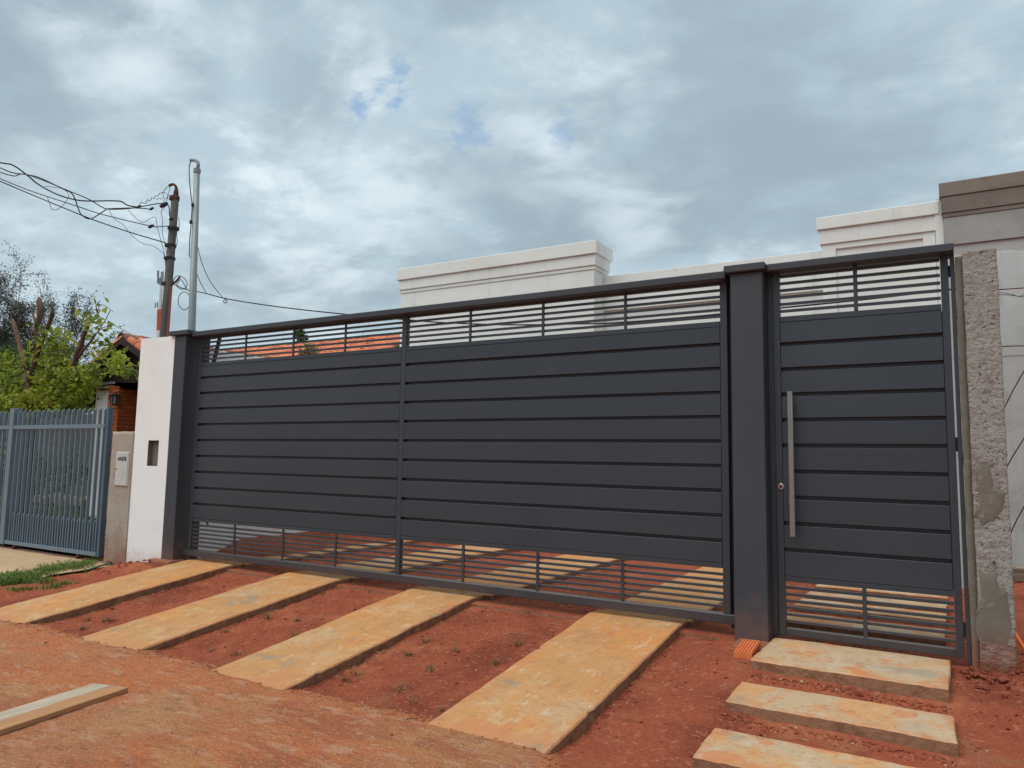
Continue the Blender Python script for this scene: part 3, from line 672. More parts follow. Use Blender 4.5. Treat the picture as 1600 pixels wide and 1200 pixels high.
# ------------------------------------------------------------------ white wall stub with niche, boundary wall, meter pillar
ws = thing('white_wall', 'short white stucco wall stub with small empty niche beside the left pillar', 'wall', (-7.74, 0.0, -0.2))
X0, X1, Z0, Z1, Yf = -8.05, -7.424, -0.22, 2.425, -0.115
nx0, nx1, nz0, nz1 = -7.785, -7.592, 0.982, 1.266
mb = MB()
xs = [X0, nx0, nx1, X1]; zs = [Z0, nz0, nz1, Z1]
def wz(x, z): return z + (0.012*(X1-x)/(X1-X0) if z == Z1 else 0)
for i in range(3):
    for j in range(3):
        if i == 1 and j == 1: continue
        mb.quad([(xs[i], Yf, wz(xs[i], zs[j])), (xs[i+1], Yf, wz(xs[i+1], zs[j])), (xs[i+1], Yf, wz(xs[i+1], zs[j+1])), (xs[i], Yf, wz(xs[i], zs[j+1]))])
Yb = 0.10
mb.quad([(X1, Yf, Z0), (X1, Yb, Z0), (X1, Yb, Z1), (X1, Yf, Z1)]); mb.quad([(X0, Yb, Z0), (X0, Yf, Z0), (X0, Yf, wz(X0, Z1)), (X0, Yb, wz(X0, Z1))])
mb.quad([(X0, Yf, wz(X0, Z1)), (X1, Yf, Z1), (X1, Yb, Z1), (X0, Yb, wz(X0, Z1))]); mb.quad([(X1, Yb, Z0), (X0, Yb, Z0), (X0, Yb, wz(X0, Z1)), (X1, Yb, Z1)])
mb.build('wall', M['white'], ws)
mb = MB(); d = Yf+0.055
mb.quad([(nx0, d, nz0), (nx1, d, nz0), (nx1, d, nz1), (nx0, d, nz1)])
mb.quad([(nx0, Yf, nz0), (nx1, Yf, nz0), (nx1, d, nz0), (nx0, d, nz0)]); mb.quad([(nx0, d, nz1), (nx1, d, nz1), (nx1, Yf, nz1), (nx0, Yf, nz1)])
mb.quad([(nx0, Yf, nz0), (nx0, d, nz0), (nx0, d, nz1), (nx0, Yf, nz1)]); mb.quad([(nx1, d, nz0), (nx1, Yf, nz0), (nx1, Yf, nz1), (nx1, d, nz1)])
mb.build('niche', M['mortar'], ws)
o = box('boundary_wall', -7.42, -7.25, 0.198, 14.0, -0.3, 2.31, M['white'], None, 0.004, origin=Vector((-7.33, 7, -0.3)))
tag(o, 'long white boundary wall running back from the left pillar', 'wall')

mp = thing('meter_pillar', 'grey cement meter pillar with pale box lettered ANDE, left of the white stub', 'pillar', (-8.27, 0.0, -0.25))
rough_box(-8.475, -8.054, -0.12, 0.12, -0.28, 1.366, 0.003, 6, 0.035).build('pillar', M['meter'], mp, smooth=True)
mbx = box('meter_box', -8.352, -8.102, -0.134, -0.08, 0.742, 1.132, M['box_paint'], mp, 0.006)
box('door', -8.340, -8.114, -0.139, -0.1335, 0.755, 1.118, M['box_paint'], mbx, 0.003)
box('knob', -8.328, -8.316, -0.148, -0.138, 0.93, 0.944, M['black'], mbx, 0.002)
def text(s, size, loc, mat, parent, name):
    cu = bpy.data.curves.new(name, 'FONT'); cu.body = s; cu.size = size; cu.align_x = 'CENTER'; cu.align_y = 'CENTER'; cu.extrude = 0.0006; cu.offset = 0.0022
    ob = bpy.data.objects.new(name, cu); COL.objects.link(ob)
    dg = bpy.context.evaluated_depsgraph_get(); me = bpy.data.meshes.new_from_object(ob.evaluated_get(dg))
    bpy.data.objects.remove(ob)
    me.materials.clear(); me.materials.append(mat)
    o = piece(name, me, parent, loc, (math.pi/2, 0, 0)); return o
text('ANDE', 0.062, (-8.222, -0.1402, 1.052), M['letter'], mbx, 'lettering')

# mortar aprons at the pillar feet
mb = rough_box(-7.52, -7.16, -0.20, 0.0, -0.2, -0.008, 0.006, 8, 0.03)
tag(mb.build('cement_apron', M['mortar'], origin=Vector((-7.33, -0.1, -0.1)), smooth=True), 'grey cement spilt at the foot of the left gate pillar', 'cement patch', 'cement patches at pillar feet')
mb = rough_box(-1.27, -1.02, -0.30, -0.02, -0.2, -0.020, 0.005, 8, 0.03)
tag(mb.build('cement_apron', M['mortar'], origin=Vector((-1.15, -0.2, -0.1)), smooth=True), 'grey cement patch at the foot of the middle gate pillar', 'cement patch', 'cement patches at pillar feet')

# ------------------------------------------------------------------ white house
wh = thing('white_house', 'new cream house with stepped parapet blocks behind the gates', 'house', (-3.6, 4.0, 0.0))
def stepped(x0, x1, y0, zt, bands, zb, depth, mat, par):
    """bands: list of (z bottom, overhang) from the top down, then the wall below"""
    top = zt
    for k, (zb_, ov) in enumerate(bands):
        nm = 'coping' if k == 0 else 'cornice_band'
        box(nm, x0-ov, x1+ov, y0-ov, y0+depth+ov, zb_, top-0.0005, mat[min(k, len(mat)-1)], par, 0.006); top = zb_
    return top
WM = [M['white_house']]
top = stepped(-7.175, -3.962, 3.455, 3.98, [(3.805, 0.055), (3.655, 0.028), (3.603, 0.012)], 0, 0.43, WM, wh)
box('wall', -7.175, -3.962, 3.455, 3.885, -0.1, top, M['white_house'], wh, 0.004)
box('linking_parapet', -3.960, -1.203, 3.76, 3.96, 3.11, 3.576, M['white_house'], wh, 0.004)
box('recessed_wall', -3.960, -1.203, 3.80, 3.97, -0.1, 3.108, M['white_house'], wh, 0.004)
top = stepped(-1.200, -0.105, 3.448, 3.853, [(3.713, 0.045), (3.548, 0.020)], 0, 0.60, WM, wh)
# right block wall with a sunk panel
mb = MB(); px0, px1, pz1 = -1.057, -0.2175, 3.487
mb.box(-1.200, px0, 3.448, 4.048, -0.1, top, 0.003); mb.box(px1, -0.105, 3.448, 4.048, -0.1, top, 0.003)
mb.box(px0+0.0005, px1-0.0005, 3.448, 4.048, pz1, top-0.0005, 0.003)
mb.build('wall', M['white_house'], wh)
box('sunk_panel', px0+0.0005, px1-0.0005, 3.472, 4.04, -0.1, pz1-0.0005, M['white_house'], wh, 0)
box('corner_strip', -0.102, -0.0270, 3.415, 3.9, -0.1, 3.885, M['white_house'], wh, 0.003)
box('house_body', -7.17, -0.08, 4.06, 11.0, -0.1, 3.10, M['white_house'], wh, 0.01)

# ------------------------------------------------------------------ grey unfinished house
gh = thing('unfinished_house', 'unfinished grey rendered house with brown stepped cornice on the right', 'house', (2.5, 3.5, 0))
GM = [M['brown_plaster']]
top = stepped(-0.026, 6.0, 3.33, 4.0, [(3.853, 0.030), (3.683, 0.018), (3.637, 0.008)], 0, 0.5, GM, gh)
box('upper_wall', -0.026, 6.0, 3.33, 3.83, 3.352, top, M['brown_plaster2'], gh, 0.003)
mb = rough_box(-0.024, 6.0, 3.352, 3.82, -0.1, 3.3495, 0.002, 5, 0.12); mb.build('lower_wall', M['grey_plaster'], gh)
# ragged trowelled top edge of the lower coat
mb = MB(); N = 60; base = 0
for k in range(N+1):
    x = 0.0+2.2*k/N; zc = 3.225+0.035*fbm(x*5, 1.1)+0.03*fbm(x*14, 4)
    mb.v += [Vector((x, 3.3465, 2.2)), Vector((x, 3.338, zc-0.02)), Vector((x, 3.3485, zc))]
for k in range(N):
    for q in range(2):
        a = k*3+q; mb.f.append((a, a+3, a+4, a+1)); mb.mi.append(0)
mb.build('render_coat', M['white_house'] if False else M['grey_plaster'], gh, smooth=True)
box('house_body', 0.0, 6.0, 3.84, 10.0, -0.1, 3.3, M['grey_plaster'], gh, 0.01)

# ------------------------------------------------------------------ neighbour's picket gate
def picket(label, x0, x1, zt_l, sign=1):
    t = thing('picket_gate', label, 'gate', ((x0+x1)/2, 0.02, -0.12), 'blue-grey picket gates')
    return t
fg = picket('blue-grey steel picket gate of upright slats left of the meter pillar', -11.0, -8.78, 1.68)
SB = M['steel_blue']
box('post', -8.83, -8.778, -0.005, 0.055, -0.115, 1.672, M['steel_blue_dark'], fg, 0.003)
box('post', -11.08, -10.97, -0.02, 0.09, -0.12, 1.70, SB, fg, 0.003)
box('rail', -10.968, -8.832, -0.016, 0.000, 1.415, 1.465, SB, fg, 0.002)
box('bottom_rail', -10.968, -8.832, -0.01, 0.05, -0.11, -0.065, SB, fg, 0.002)
box('kick_sheet', -10.965, -8.835, 0.052, 0.058, -0.064, 0.30, M['steel_blue_dark'], fg, 0)
def slat_mesh(h, w, d, nm):
    mb = MB(); a, b = w/2, d/2
    v = [(-a, -b, 0), (a, -b, 0), (a, b, 0), (-a, b, 0), (-a, -b, h-0.03), (a, -b, h-0.03), (a, b, h), (-a, b, h)]
    mb.v = [Vector(p) for p in v]
    for q in ((0, 3, 2, 1), (4, 5, 6, 7), (0, 1, 5, 4), (1, 2, 6, 5), (2, 3, 7, 6), (3, 0, 4, 7)): mb.f.append(q); mb.mi.append(0)
    return mesh_of(mb, nm, SB)
sl_long = slat_mesh(1.735, 0.017, 0.038, 'slat'); sl_short = slat_mesh(0.37, 0.014, 0.020, 'short_slat')
ns = 18; stp = (10.968-8.832)/ns
for k in range(ns):
    x = -10.968+stp*(k+0.5)
    piece('slat', sl_long, fg, (x, 0.026, -0.064))
    if k: piece('short_slat', sl_short, fg, (x-stp/2, 0.020, -0.064))
for x in (-9.2, -10.7):
    w = MB(); w.tube([(x-0.012, 0.02, -0.14), (x+0.012, 0.02, -0.14)], 0.045, 14); w.build('wheel', M['rust'], fg)
o = box('gate_sill', -13.2, -8.5, -0.06, 0.10, -0.30, -0.178+0.012, M['meter'], None, 0.005, origin=Vector((-10.5, 0, -0.2)))
tag(o, 'low cement sill under the blue-grey picket gate', 'sill')
fg2 = picket('blue-grey picket panel at the far left edge behind the gate post', -13.3, -11.1, 1.68)
box('rail', -13.3, -11.082, -0.016, 0.0, 1.415, 1.465, SB, fg2, 0.002); box('bottom_rail', -13.3, -11.082, -0.01, 0.05, -0.11, -0.065, SB, fg2, 0.002)
box('kick_sheet', -13.3, -11.085, 0.052, 0.058, -0.064, 0.30, M['steel_blue_dark'], fg2, 0)
for k in range(18):
    x = -13.3+0.122*(k+0.5); piece('slat', sl_long, fg2, (x, 0.026, -0.064))

# ------------------------------------------------------------------ neighbour's brick house
nh = thing('brick_house', 'low brick and white house with tiled gable roof behind the meter pillar', 'house', (-13.0, 5.0, -0.13))
box('core', -13.84, -13.58, 3.01, 4.6, 0.52, 2.46, M['brick_mortar'], nh, 0)
bw = MB().box(-0.118, 0.118, -0.055, 0.055, -0.033, 0.033, 0.004); bme = mesh_of(bw, 'brick', M['brick'])
bw = MB().box(-0.055, 0.055, -0.118, 0.118, -0.033, 0.033, 0.004); bme2 = mesh_of(bw, 'brick', M['brick'])
bw = MB().box(-0.055, 0.055, -0.055, 0.055, -0.033, 0.033, 0.004); bme3 = mesh_of(bw, 'brick', M['brick'])
for c_ in range(25):
    z = 0.56+0.0755*c_
    odd = c_ % 2
    xr = -13.57
    if odd:
        piece('brick', bme, nh, (xr-0.118, 3.055, z))
        piece('brick', bme3, nh, (xr-0.055-0.246, 3.055, z))
        y = 3.055+0.055+0.118+0.01
    else:
        piece('brick', bme3, nh, (xr-0.055, 3.055, z)) if False else piece('brick', bme2, nh, (xr-0.055, 3.118, z))
        piece('brick', bme, nh, (xr-0.11-0.128, 3.055, z))
        y = 3.118+0.118+0.128
    for k in range(4): piece('brick', bme2, nh, (xr-0.055, y+0.246*k, z))
box('white_wall', -14.5, -13.85, 3.10, 3.5, -0.2, 2.42, M['wall_white2'], nh, 0.005)
box('plinth', -13.86, -13.56, 2.99, 4.6, -0.2, 0.515, M['meter'], nh, 0.005)
box('eave_slab', -14.75, -13.70, 2.98, 3.55, 2.425, 2.475, M['tower_grey'], nh, 0.004)
box('rear_wall', -14.5, -9.6, 4.61, 9.0, -0.2, 2.40, M['wall_white2'], nh, 0.005)
Rg = at(191, 525, 2.72); Rk = at(140, 570, 2.72)
slope = (Rg.z-Rk.z)/(Rg.x-Rk.x); ang = math.atan(slope)
RX, RZ, RY0, RY1 = Rg.x, Rg.z, 2.72, 8.2
XL, XR_ = RX-2.3, RX+2.9
def roof_sheet(xa, za, xb, zb, y0, y1, th, mat, name, par):
    mb = MB()
    p = [(xa, y0, za), (xb, y0, zb), (xb, y1, zb), (xa, y1, za)]
    q = [(x, y, z-th) for x, y, z in p]
    mb.quad(p); mb.quad(list(reversed(q)))
    for i in range(4): mb.quad([p[i], q[i], q[(i+1) % 4], p[(i+1) % 4]])
    return mb.build(name, mat, par)
rf = roof_sheet(RX, RZ-0.05, XR_, RZ-0.05-slope*(XR_-RX), RY0, RY1, 0.05, M['dark_wood'], 'roof', nh)
rf2 = roof_sheet(XL, RZ-0.05-slope*(RX-XL), RX, RZ-0.05, RY0, RY1, 0.05, M['dark_wood'], 'roof', nh)
# dark sheet filling the gable, its colour standing in for porch shade
mb = MB(); gy = 3.0
zl = RZ-0.11-slope*(RX-XL)
for yy in (gy, gy+0.04): pass
pp = [(RX-1.35, gy, 2.478), (RX+2.4, gy, 2.30), (RX+2.4, gy, RZ-0.11-slope*2.4), (RX, gy, RZ-0.11), (RX-1.35, gy, RZ-0.11-slope*1.35)]
mb.quad(pp); mb.quad([(x, y+0.04, z) for x, y, z in reversed(pp)])
for i in range(5):
    a, b = pp[i], pp[(i+1) % 5]; mb.quad([a, (a[0], a[1]+0.04, a[2]), (b[0], b[1]+0.04, b[2]), b])
mb.build('gable_shade_board', M['dark_wood'], nh)
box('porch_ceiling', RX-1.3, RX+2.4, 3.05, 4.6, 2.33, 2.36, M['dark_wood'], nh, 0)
box('porch_shade_wall', -13.57+0.0, RX+2.4, 4.55, 4.605, -0.2, 2.32, M['dark_wood'], nh, 0)  # dark sheet over the pale rear wall, standing in for shade inside the porch
# barge boards
for sgn, xe in ((-1, XL), (1, XR_)):
    L = abs(xe-RX); mb = MB()
    a = Vector((RX, RY0-0.025, RZ-0.02)); b = Vector((xe, RY0-0.025, RZ-0.02-slope*L))
    for p0, p1 in ((a, b),):
        v = [p0, p1, p1-Vector((0, 0, 0.13)), p0-Vector((0, 0, 0.13))]
        w = [x+Vector((0, 0.024, 0)) for x in v]
        mb.quad(v); mb.quad(list(reversed(w)))
        for i in range(4): mb.quad([v[i], w[i], w[(i+1) % 4], v[(i+1) % 4]])
    mb.build('barge_board', M['dark_wood'], nh)
def tile_mesh(length, r0, r1, nm, mat, seg=6):
    mb = MB()
    for y, r in ((0, r0), (length, r1)):
        for th_ in (1.0, 0.82):
            for k in range(seg+1):
                a = math.pi*k/seg; mb.v.append(Vector((math.cos(a)*r*th_, y, math.sin(a)*r*th_)))
    n = seg+1
    for k in range(seg):
        mb.f.append((k, k+1, 2*n+k+1, 2*n+k)); mb.f.append((n+k+1, n+k, 3*n+k, 3*n+k+1)); mb.f.append((k+1, k, n+k, n+k+1))
        mb.mi += [0, 0, 0]
    return mesh_of(mb, nm, mat, True)
tl = tile_mesh(0.42, 0.105, 0.085, 'tile', M['tile'])          # lies along +y, wide end at y=0 (downhill)
rd = tile_mesh(0.42, 0.12, 0.10, 'ridge_tile', M['ridge_tile'])
# front house: tiles on the slope that faces the drive, running downhill to +x
for r_ in range(8):
    for k in range(24):
        d = 0.37*(r_+1)
        x = RX+d*math.cos(ang); z = RZ-0.045-d*math.sin(ang)
        y = RY0+0.11+0.205*k
        piece('tile', tl, rf, (x, y, z+random.uniform(-.006, .006)), Matrix.Rotation(math.pi/2, 3, 'Z').to_4x4().to_euler() if False else (Matrix.Rotation(ang, 3, 'Y') @ Matrix.Rotation(math.pi/2, 3, 'Z')).to_euler())
for k in range(14):
    piece('ridge_tile', rd, rf, (RX, RY0-0.03+0.37*k, RZ-0.05+random.uniform(-.005, .005)))
# edge tiles seen end-on along the rake
for r_ in range(6):
    d = 0.37*(r_)+0.02
    piece('tile', tl, rf2, (RX-d*math.cos(ang)-0.36*math.cos(ang), RY0+0.06, RZ-0.04-(d+0.36)*math.sin(ang)), (Matrix.Rotation(-ang, 3, 'Y') @ Matrix.Rotation(-math.pi/2, 3, 'Z')).to_euler())
# lantern on the brick pier
Lp = at(179, 622, 2.93)
ln = thing('wall_lantern', 'black iron lantern on the corner of the brick pier', 'lamp', (Lp.x, 2.93, Lp.z-0.15))
mb = MB(); mb.tube([(Lp.x, 2.93, Lp.z+0.11), (Lp.x, 2.93, Lp.z+0.09), (Lp.x, 2.93, Lp.z+0.045), (Lp.x, 2.93, Lp.z+0.04)], [0.012, 0.03, 0.115, 0.115], 6)
mb.build('lamp_cap', M['black'], ln)
mb = MB(); mb.tube([(Lp.x, 2.93, Lp.z+0.04), (Lp.x, 2.93, Lp.z-0.12)], [0.082, 0.05], 6); mb.build('lamp_glass', M['glass'], ln)
mb = MB()
for k in range(6):
    a = 2*math.pi*k/6; mb.tube([(Lp.x+0.086*math.cos(a), 2.93+0.086*math.sin(a), Lp.z+0.04), (Lp.x+0.054*math.cos(a), 2.93+0.054*math.sin(a), Lp.z-0.12)], 0.008, 4)
mb.tube([(Lp.x, 2.93, Lp.z-0.115), (Lp.x, 2.93, Lp.z-0.14)], [0.058, 0.03], 6); mb.tube([(Lp.x, 2.93, Lp.z+0.10), (Lp.x+0.02, 3.02, Lp.z+0.13)], 0.01, 5)
mb.build('lamp_cage', M['black'], ln)

# ------------------------------------------------------------------ rear tiled house seen through the top slats
th_ = thing('tiled_house', 'house with long orange clay-tiled roof seen through the upper slats of the sliding gate', 'house', (-17, 11.5, 0))
ra, rb = at(340, 548, 11.0), at(626, 526.5, 11.0)
rz = (ra.z+rb.z)/2; pitch = R(21)
rx0, rx1 = -21.6, -12.4
mb = MB()
L_ = 3.2
p = [(rx0, 11, rz-0.05), (rx1, 11, rz-0.05), (rx1, 11-L_*math.cos(pitch), rz-0.05-L_*math.sin(pitch)), (rx0, 11-L_*math.cos(pitch), rz-0.05-L_*math.sin(pitch))]
q_ = [(rx0, 11, rz-0.05), (rx1, 11, rz-0.05), (rx1, 14, rz-1.2), (rx0, 14, rz-1.2)]
mb.quad(p); mb.quad(list(reversed(q_)))
mb.quad([p[3], p[2], (p[2][0], p[2][1], p[2][2]-0.08), (p[3][0], p[3][1], p[3][2]-0.08)])
mb.quad([(rx0, 11, rz-0.1), (rx1, 11, rz-0.1), (p[2][0], p[2][1], p[2][2]-0.08), (p[3][0], p[3][1], p[3][2]-0.08)])
rr = mb.build('roof', M['ridge_tile'], th_)
n_t = 0
for r_ in range(7):
    for k in range(41):
        x = rx0+0.15+0.222*k
        d = 0.37*(r_+1)
        piece('tile', tl, rr, (x, 11-d*math.cos(pitch), rz-0.045-d*math.sin(pitch)+random.uniform(-.012, .012)), (pitch, random.uniform(-.04, .04), random.uniform(-.03, .03)))
for k in range(24):
    piece('ridge_tile', rd, rr, (rx0+0.40+0.375*k, 11, rz-0.04+random.uniform(-.012, .012)), (0, 0, math.pi/2+random.uniform(-.03, .03)))
box('wall', rx0+0.3, rx1-0.2, 8.6, 13.6, -0.2, rz-1.22, M['wall_white2'], th_, 0.01)

# garden wall and stone edging behind the pickets
o = box('garden_wall', -30, -14.55, 5.0, 5.18, -0.2, 2.04, M['old_wall'], None, 0.005, origin=Vector((-22, 5, -0.2)))
tag(o, 'weathered grey garden wall behind the blue-grey picket gate', 'wall')
se = thing('stone_edging', 'row of rough stones on the lawn before the garden wall', 'edging', (-16.8, 4.3, -0.13))
for k in range(12):
    mb = MB(); mb.rock((-19.2+0.42*k, 4.35+random.uniform(-.05, .05), 0.0), random.uniform(0.17, 0.24), 0.75)
    mb.build('stone', M['rubble'], se)

# ------------------------------------------------------------------ poles, masts and cables
um = thing('utility_pole', 'dark leaning-looking concrete pole with bent pipe head behind the left wall', 'pole', (-10.02, 1.5, -0.13))
b0 = at(250.5, 600, 1.5); b1 = at(274, 306, 1.5)
MB().tube([(b0.x-0.05, 1.5, -0.3), (b0.x, 1.5, b0.z), (b1.x, 1.5, b1.z)], [0.078, 0.070, 0.054], 10).build('shaft', M['pole'], um, smooth=True)
hp = [at(274.5, 312, 1.5), at(275, 300, 1.5), at(275.5, 294, 1.5), at(274, 290, 1.5), at(271, 288, 1.5), at(267.5, 288.5, 1.5), at(265, 290, 1.5)]
MB().tube(hp, [0.045, 0.036, 0.022, 0.020, 0.020, 0.020, 0.023], 8).build('pipe_head', M['rust'], um, smooth=True)
c1 = at(272.5, 310, 1.5); MB().tube([c1-Vector((0.0, 0, 0.03)), c1+Vector((0.0, 0, 0.03))], 0.075, 8).build('collar', M['rust'], um)
MB().tube([at(274, 311, 1.5), at(267, 311.5, 1.46)], 0.035, 6).build('bracket', M['rust'], um)
for py, px in ((357, 271), (384, 266.5), (404, 265), (444, 261)):
    c1 = at(px, py, 1.5); MB().tube([c1-Vector((0, 0, 0.018)), c1+Vector((0, 0, 0.018))], 0.084, 10).build('band', M['black'], um)
MB().tube([at(267, 445, 1.46), at(274, 441, 1.44), at(281, 433, 1.42)], 0.016, 5).build('hook', M['rust'], um)
MB().tube([at(262, 526, 1.42), at(263.5, 500, 1.42), at(266, 470, 1.42), at(268, 447, 1.42)], 0.015, 5).build('conduit', M['red_cable'], um)

mm = thing('metal_mast', 'galvanised steel pipe mast with hooked top behind the left pillar', 'pole', (-7.72, 0.3, -0.2))
b0 = at(299, 530, 0.3); b1 = at(308, 265, 0.3)
MB().tube([(b0.x-0.02, 0.3, -0.3), (b0.x, 0.3, b0.z), (b1.x, 0.3, b1.z)], [0.045, 0.044, 0.034], 14).build('pipe', M['galv'], mm, smooth=True)
c1 = at(308, 267, 0.3); MB().tube([c1-Vector((0, 0, 0.025)), c1+Vector((0, 0, 0.025))], 0.042, 12).build('collar', M['tower_grey'], mm)
MB().tube([at(308.5, 264, .3), at(310, 258, .3), at(309, 253.5, .3), at(306, 251, .3), at(302, 250, .3), at(298, 250.5, .3)], 0.020, 8).build('hook_top', M['tower_grey'], mm, smooth=True)
MB().tube([at(298, 251, .3), at(295.5, 262, .28), at(296, 280, .26), at(298, 302, .25), at(300.5, 320, .25), at(299, 345, .25), at(296.5, 375, .25), at(296, 400, .26)], 0.006, 5).build('lead_wire', M['black'], mm)
for px, py in ((300.8, 320), (298, 347)):
    c1 = at(px, py, .25); MB().tube([c1-Vector((0, 0, 0.02)), c1+Vector((0, 0, 0.02))], 0.015, 6).build('connector', M['black'], mm)

def wire(label, pts, Y0, Y1, r, extra=(), name='cable', group='overhead cables', nsub=5):
    """pts: measured picture points, laid out from distance Y0 to Y1; smoothed by Catmull-Rom"""
    n = len(pts); P3 = [at(x, y, Y0+(Y1-Y0)*i/(n-1)) for i, (x, y) in enumerate(pts)]
    out = []
    for i in range(n-1):
        a, b, c_, d = P3[max(i-1, 0)], P3[i], P3[i+1], P3[min(i+2, n-1)]
        for k in range(nsub):
            t = k/nsub
            out.append(0.5*((2*b)+(c_-a)*t+(2*a-5*b+4*c_-d)*t*t+(3*b-a-3*c_+d)*t**3))
    out.append(P3[-1])
    t_ = thing(name, label, 'cable', tuple(out[0]), group)
    MB().tube(out, r, 5).build('wire', M['black'], t_, smooth=True)
    for px, py, Y, s in extra:
        c1 = at(px, py, Y); m2 = MB(); m2.tube([c1-Vector((s, 0, s*.2)), c1, c1+Vector((s, 0, s*.1))], [s*.4, s*.55, s*.4], 6); m2.build('connector', M['black'], t_)
    return t_
YS = -0.4
wire('thick black service cable arching highest at the left edge', [(-60, 240), (0, 254), (20, 258), (43, 274), (60, 288), (90, 304), (118, 312), (140, 314), (185, 314), (200, 321), (217, 324)], YS, 1.4, 0.0105, [(217, 323, 1.4, 0.045)])
wire('black service cable that loops down between the two straight wires', [(-60, 236), (0, 262), (20, 270), (43, 273), (65, 279), (100, 296), (112, 302), (118, 313), (122, 325), (127, 335), (138, 342), (148, 339), (165, 328), (172, 326), (212, 325), (237, 327)], YS, 1.4, 0.0085, [(237, 326, 1.4, 0.04)])
wire('black service cable branching off the arch towards the pole head', [(0, 269), (22, 275), (43, 273), (112, 300), (140, 312), (160, 324), (172, 327), (200, 326), (225, 322), (250, 318), (263, 321), (265, 336), (268, 342)], YS, 1.45, 0.0075, [(256, 320, 1.45, 0.07), (267, 342, 1.45, 0.035)])
wire('upper of the two straight overhead wires at the left edge', [(-60, 254), (0, 279), (50, 299), (120, 322), (160, 335), (235, 353), (250, 354), (266, 353)], YS, 1.5, 0.007, [(236, 353.5, 1.45, 0.05)])
wire('lower of the two straight overhead wires at the left edge', [(-60, 258), (0, 283), (40, 300), (127, 336), (150, 345), (200, 362), (250, 377), (259, 380), (265, 388)], YS, 1.5, 0.0085)
wire('thin stray wire hanging in a loop below the straight wires', [(74, 308), (79, 322), (80, 326), (87, 328), (97, 322), (107, 309), (106, 302), (98, 295), (80, 292), (70, 291)], 0.3, 0.6, 0.004)
wire('thin stray wire sagging from the cables to the pole foot', [(170, 327), (177, 340), (193, 352), (205, 367), (222, 380), (238, 384), (255, 396), (259, 410)], 1.2, 1.45, 0.004)
wire('thin stray wire drooping beside the connectors', [(200, 328), (215, 343), (225, 347), (235, 341), (243, 340), (246, 356), (252, 378), (257, 398), (259, 420)], 1.3, 1.45, 0.004)
wire('thin wire hanging from pole head straight down beside it', [(266, 291), (263, 305), (258, 322), (252, 331), (254, 345), (254, 365), (259, 388), (261, 405)], 1.45, 1.45, 0.004)
curl = [(218, 319), (221, 316), (224, 318), (228, 317), (230, 312), (233, 314), (236, 312), (237, 309), (241, 310), (243, 306), (247, 306), (249, 302), (254, 301), (258, 296), (262, 292), (266, 290)]
wire('curly thin wire rising from connector to pole head', curl, 1.4, 1.48, 0.005)
curl = [(244, 312), (248, 310), (252, 311), (256, 307), (254, 302), (258, 301), (262, 304), (261, 309), (257, 312), (256, 318)]
wire('tangled thin wire beside the pole head', curl, 1.45, 1.45, 0.004)
wire('thin wire against the right side of the dark pole', [(279, 340), (280, 352), (276, 365), (277, 378), (273, 392), (272, 405)], 1.42, 1.42, 0.005)
main = [(268, 443), (276, 446), (290, 452), (320, 458), (360, 468), (440, 480), (530, 490), (640, 500), (700, 504.5), (800, 507.5), (900, 506), (960, 504.5), (1080, 495), (1220, 481), (1330, 470), (1470, 454), (1520, 448), (1536, 447)]
def main_cable():
    n = len(main); P3 = [at(x, y, 1.45 if i < 2 else 1.0+0.45*max(0, 1-(x-276)/300)) for i, (x, y) in enumerate(main)]
    t_ = thing('cable', 'long black drop cable running from the dark pole across the gate tops', 'cable', tuple(P3[0]), 'overhead cables')
    out = []
    for i in range(n-1):
        a, b, c_, d = P3[max(i-1, 0)], P3[i], P3[i+1], P3[min(i+2, n-1)]
        for k in range(4):
            t = k/4; out.append(0.5*((2*b)+(c_-a)*t+(2*a-5*b+4*c_-d)*t*t+(3*b-a-3*c_+d)*t**3))
    out.append(P3[-1])
    MB().tube(out, 0.0075, 5).build('wire', M['black'], t_, smooth=True)
    lp = [at(352+2.6*math.sin(a), 470+2.8*(1-math.cos(a))-2, 1.15) for a in [k*math.pi/5 for k in range(11)]]
    MB().tube([at(353, 465, 1.15)]+lp, 0.006, 5).build('hanging_loop', M['black'], t_)
main_cable()
coil = [(292+9.5*math.cos(a)-4, 470+14*math.sin(a)) for a in [k*0.5 for k in range(26)]]
wire('coil of spare black cable hanging between the two poles', coil, 1.1, 1.2, 0.005, nsub=2)
wire('knotted loose cable end beside the dark pole', [(270, 444), (273, 434), (281, 431), (290, 437), (292, 447), (284, 452), (276, 446), (283, 437), (292, 452), (300, 455)], 1.3, 1.1, 0.006)
wire('thin wire from the mast down to the drop cable, nearer the mast', [(296, 400), (300, 408), (306, 424), (314, 443), (322, 457)], 0.28, 1.1, 0.0045)
wire('thin wire from the mast down to the drop cable, farther right', [(307, 375), (311, 395), (318, 418), (330, 442), (348, 465)], 0.3, 1.1, 0.0045)
wire('short double cable end beside the raw concrete column', [(1556, 458), (1563, 460.5), (1578, 461), (1595, 463.5), (1620, 466)], 0.12, 0.10, 0.0022, [])
wire('second strand of cable beside the raw concrete column', [(1556, 456.5), (1565, 457.5), (1580, 459.5), (1592, 463), (1604, 459), (1625, 457)], 0.12, 0.10, 0.0018, [])

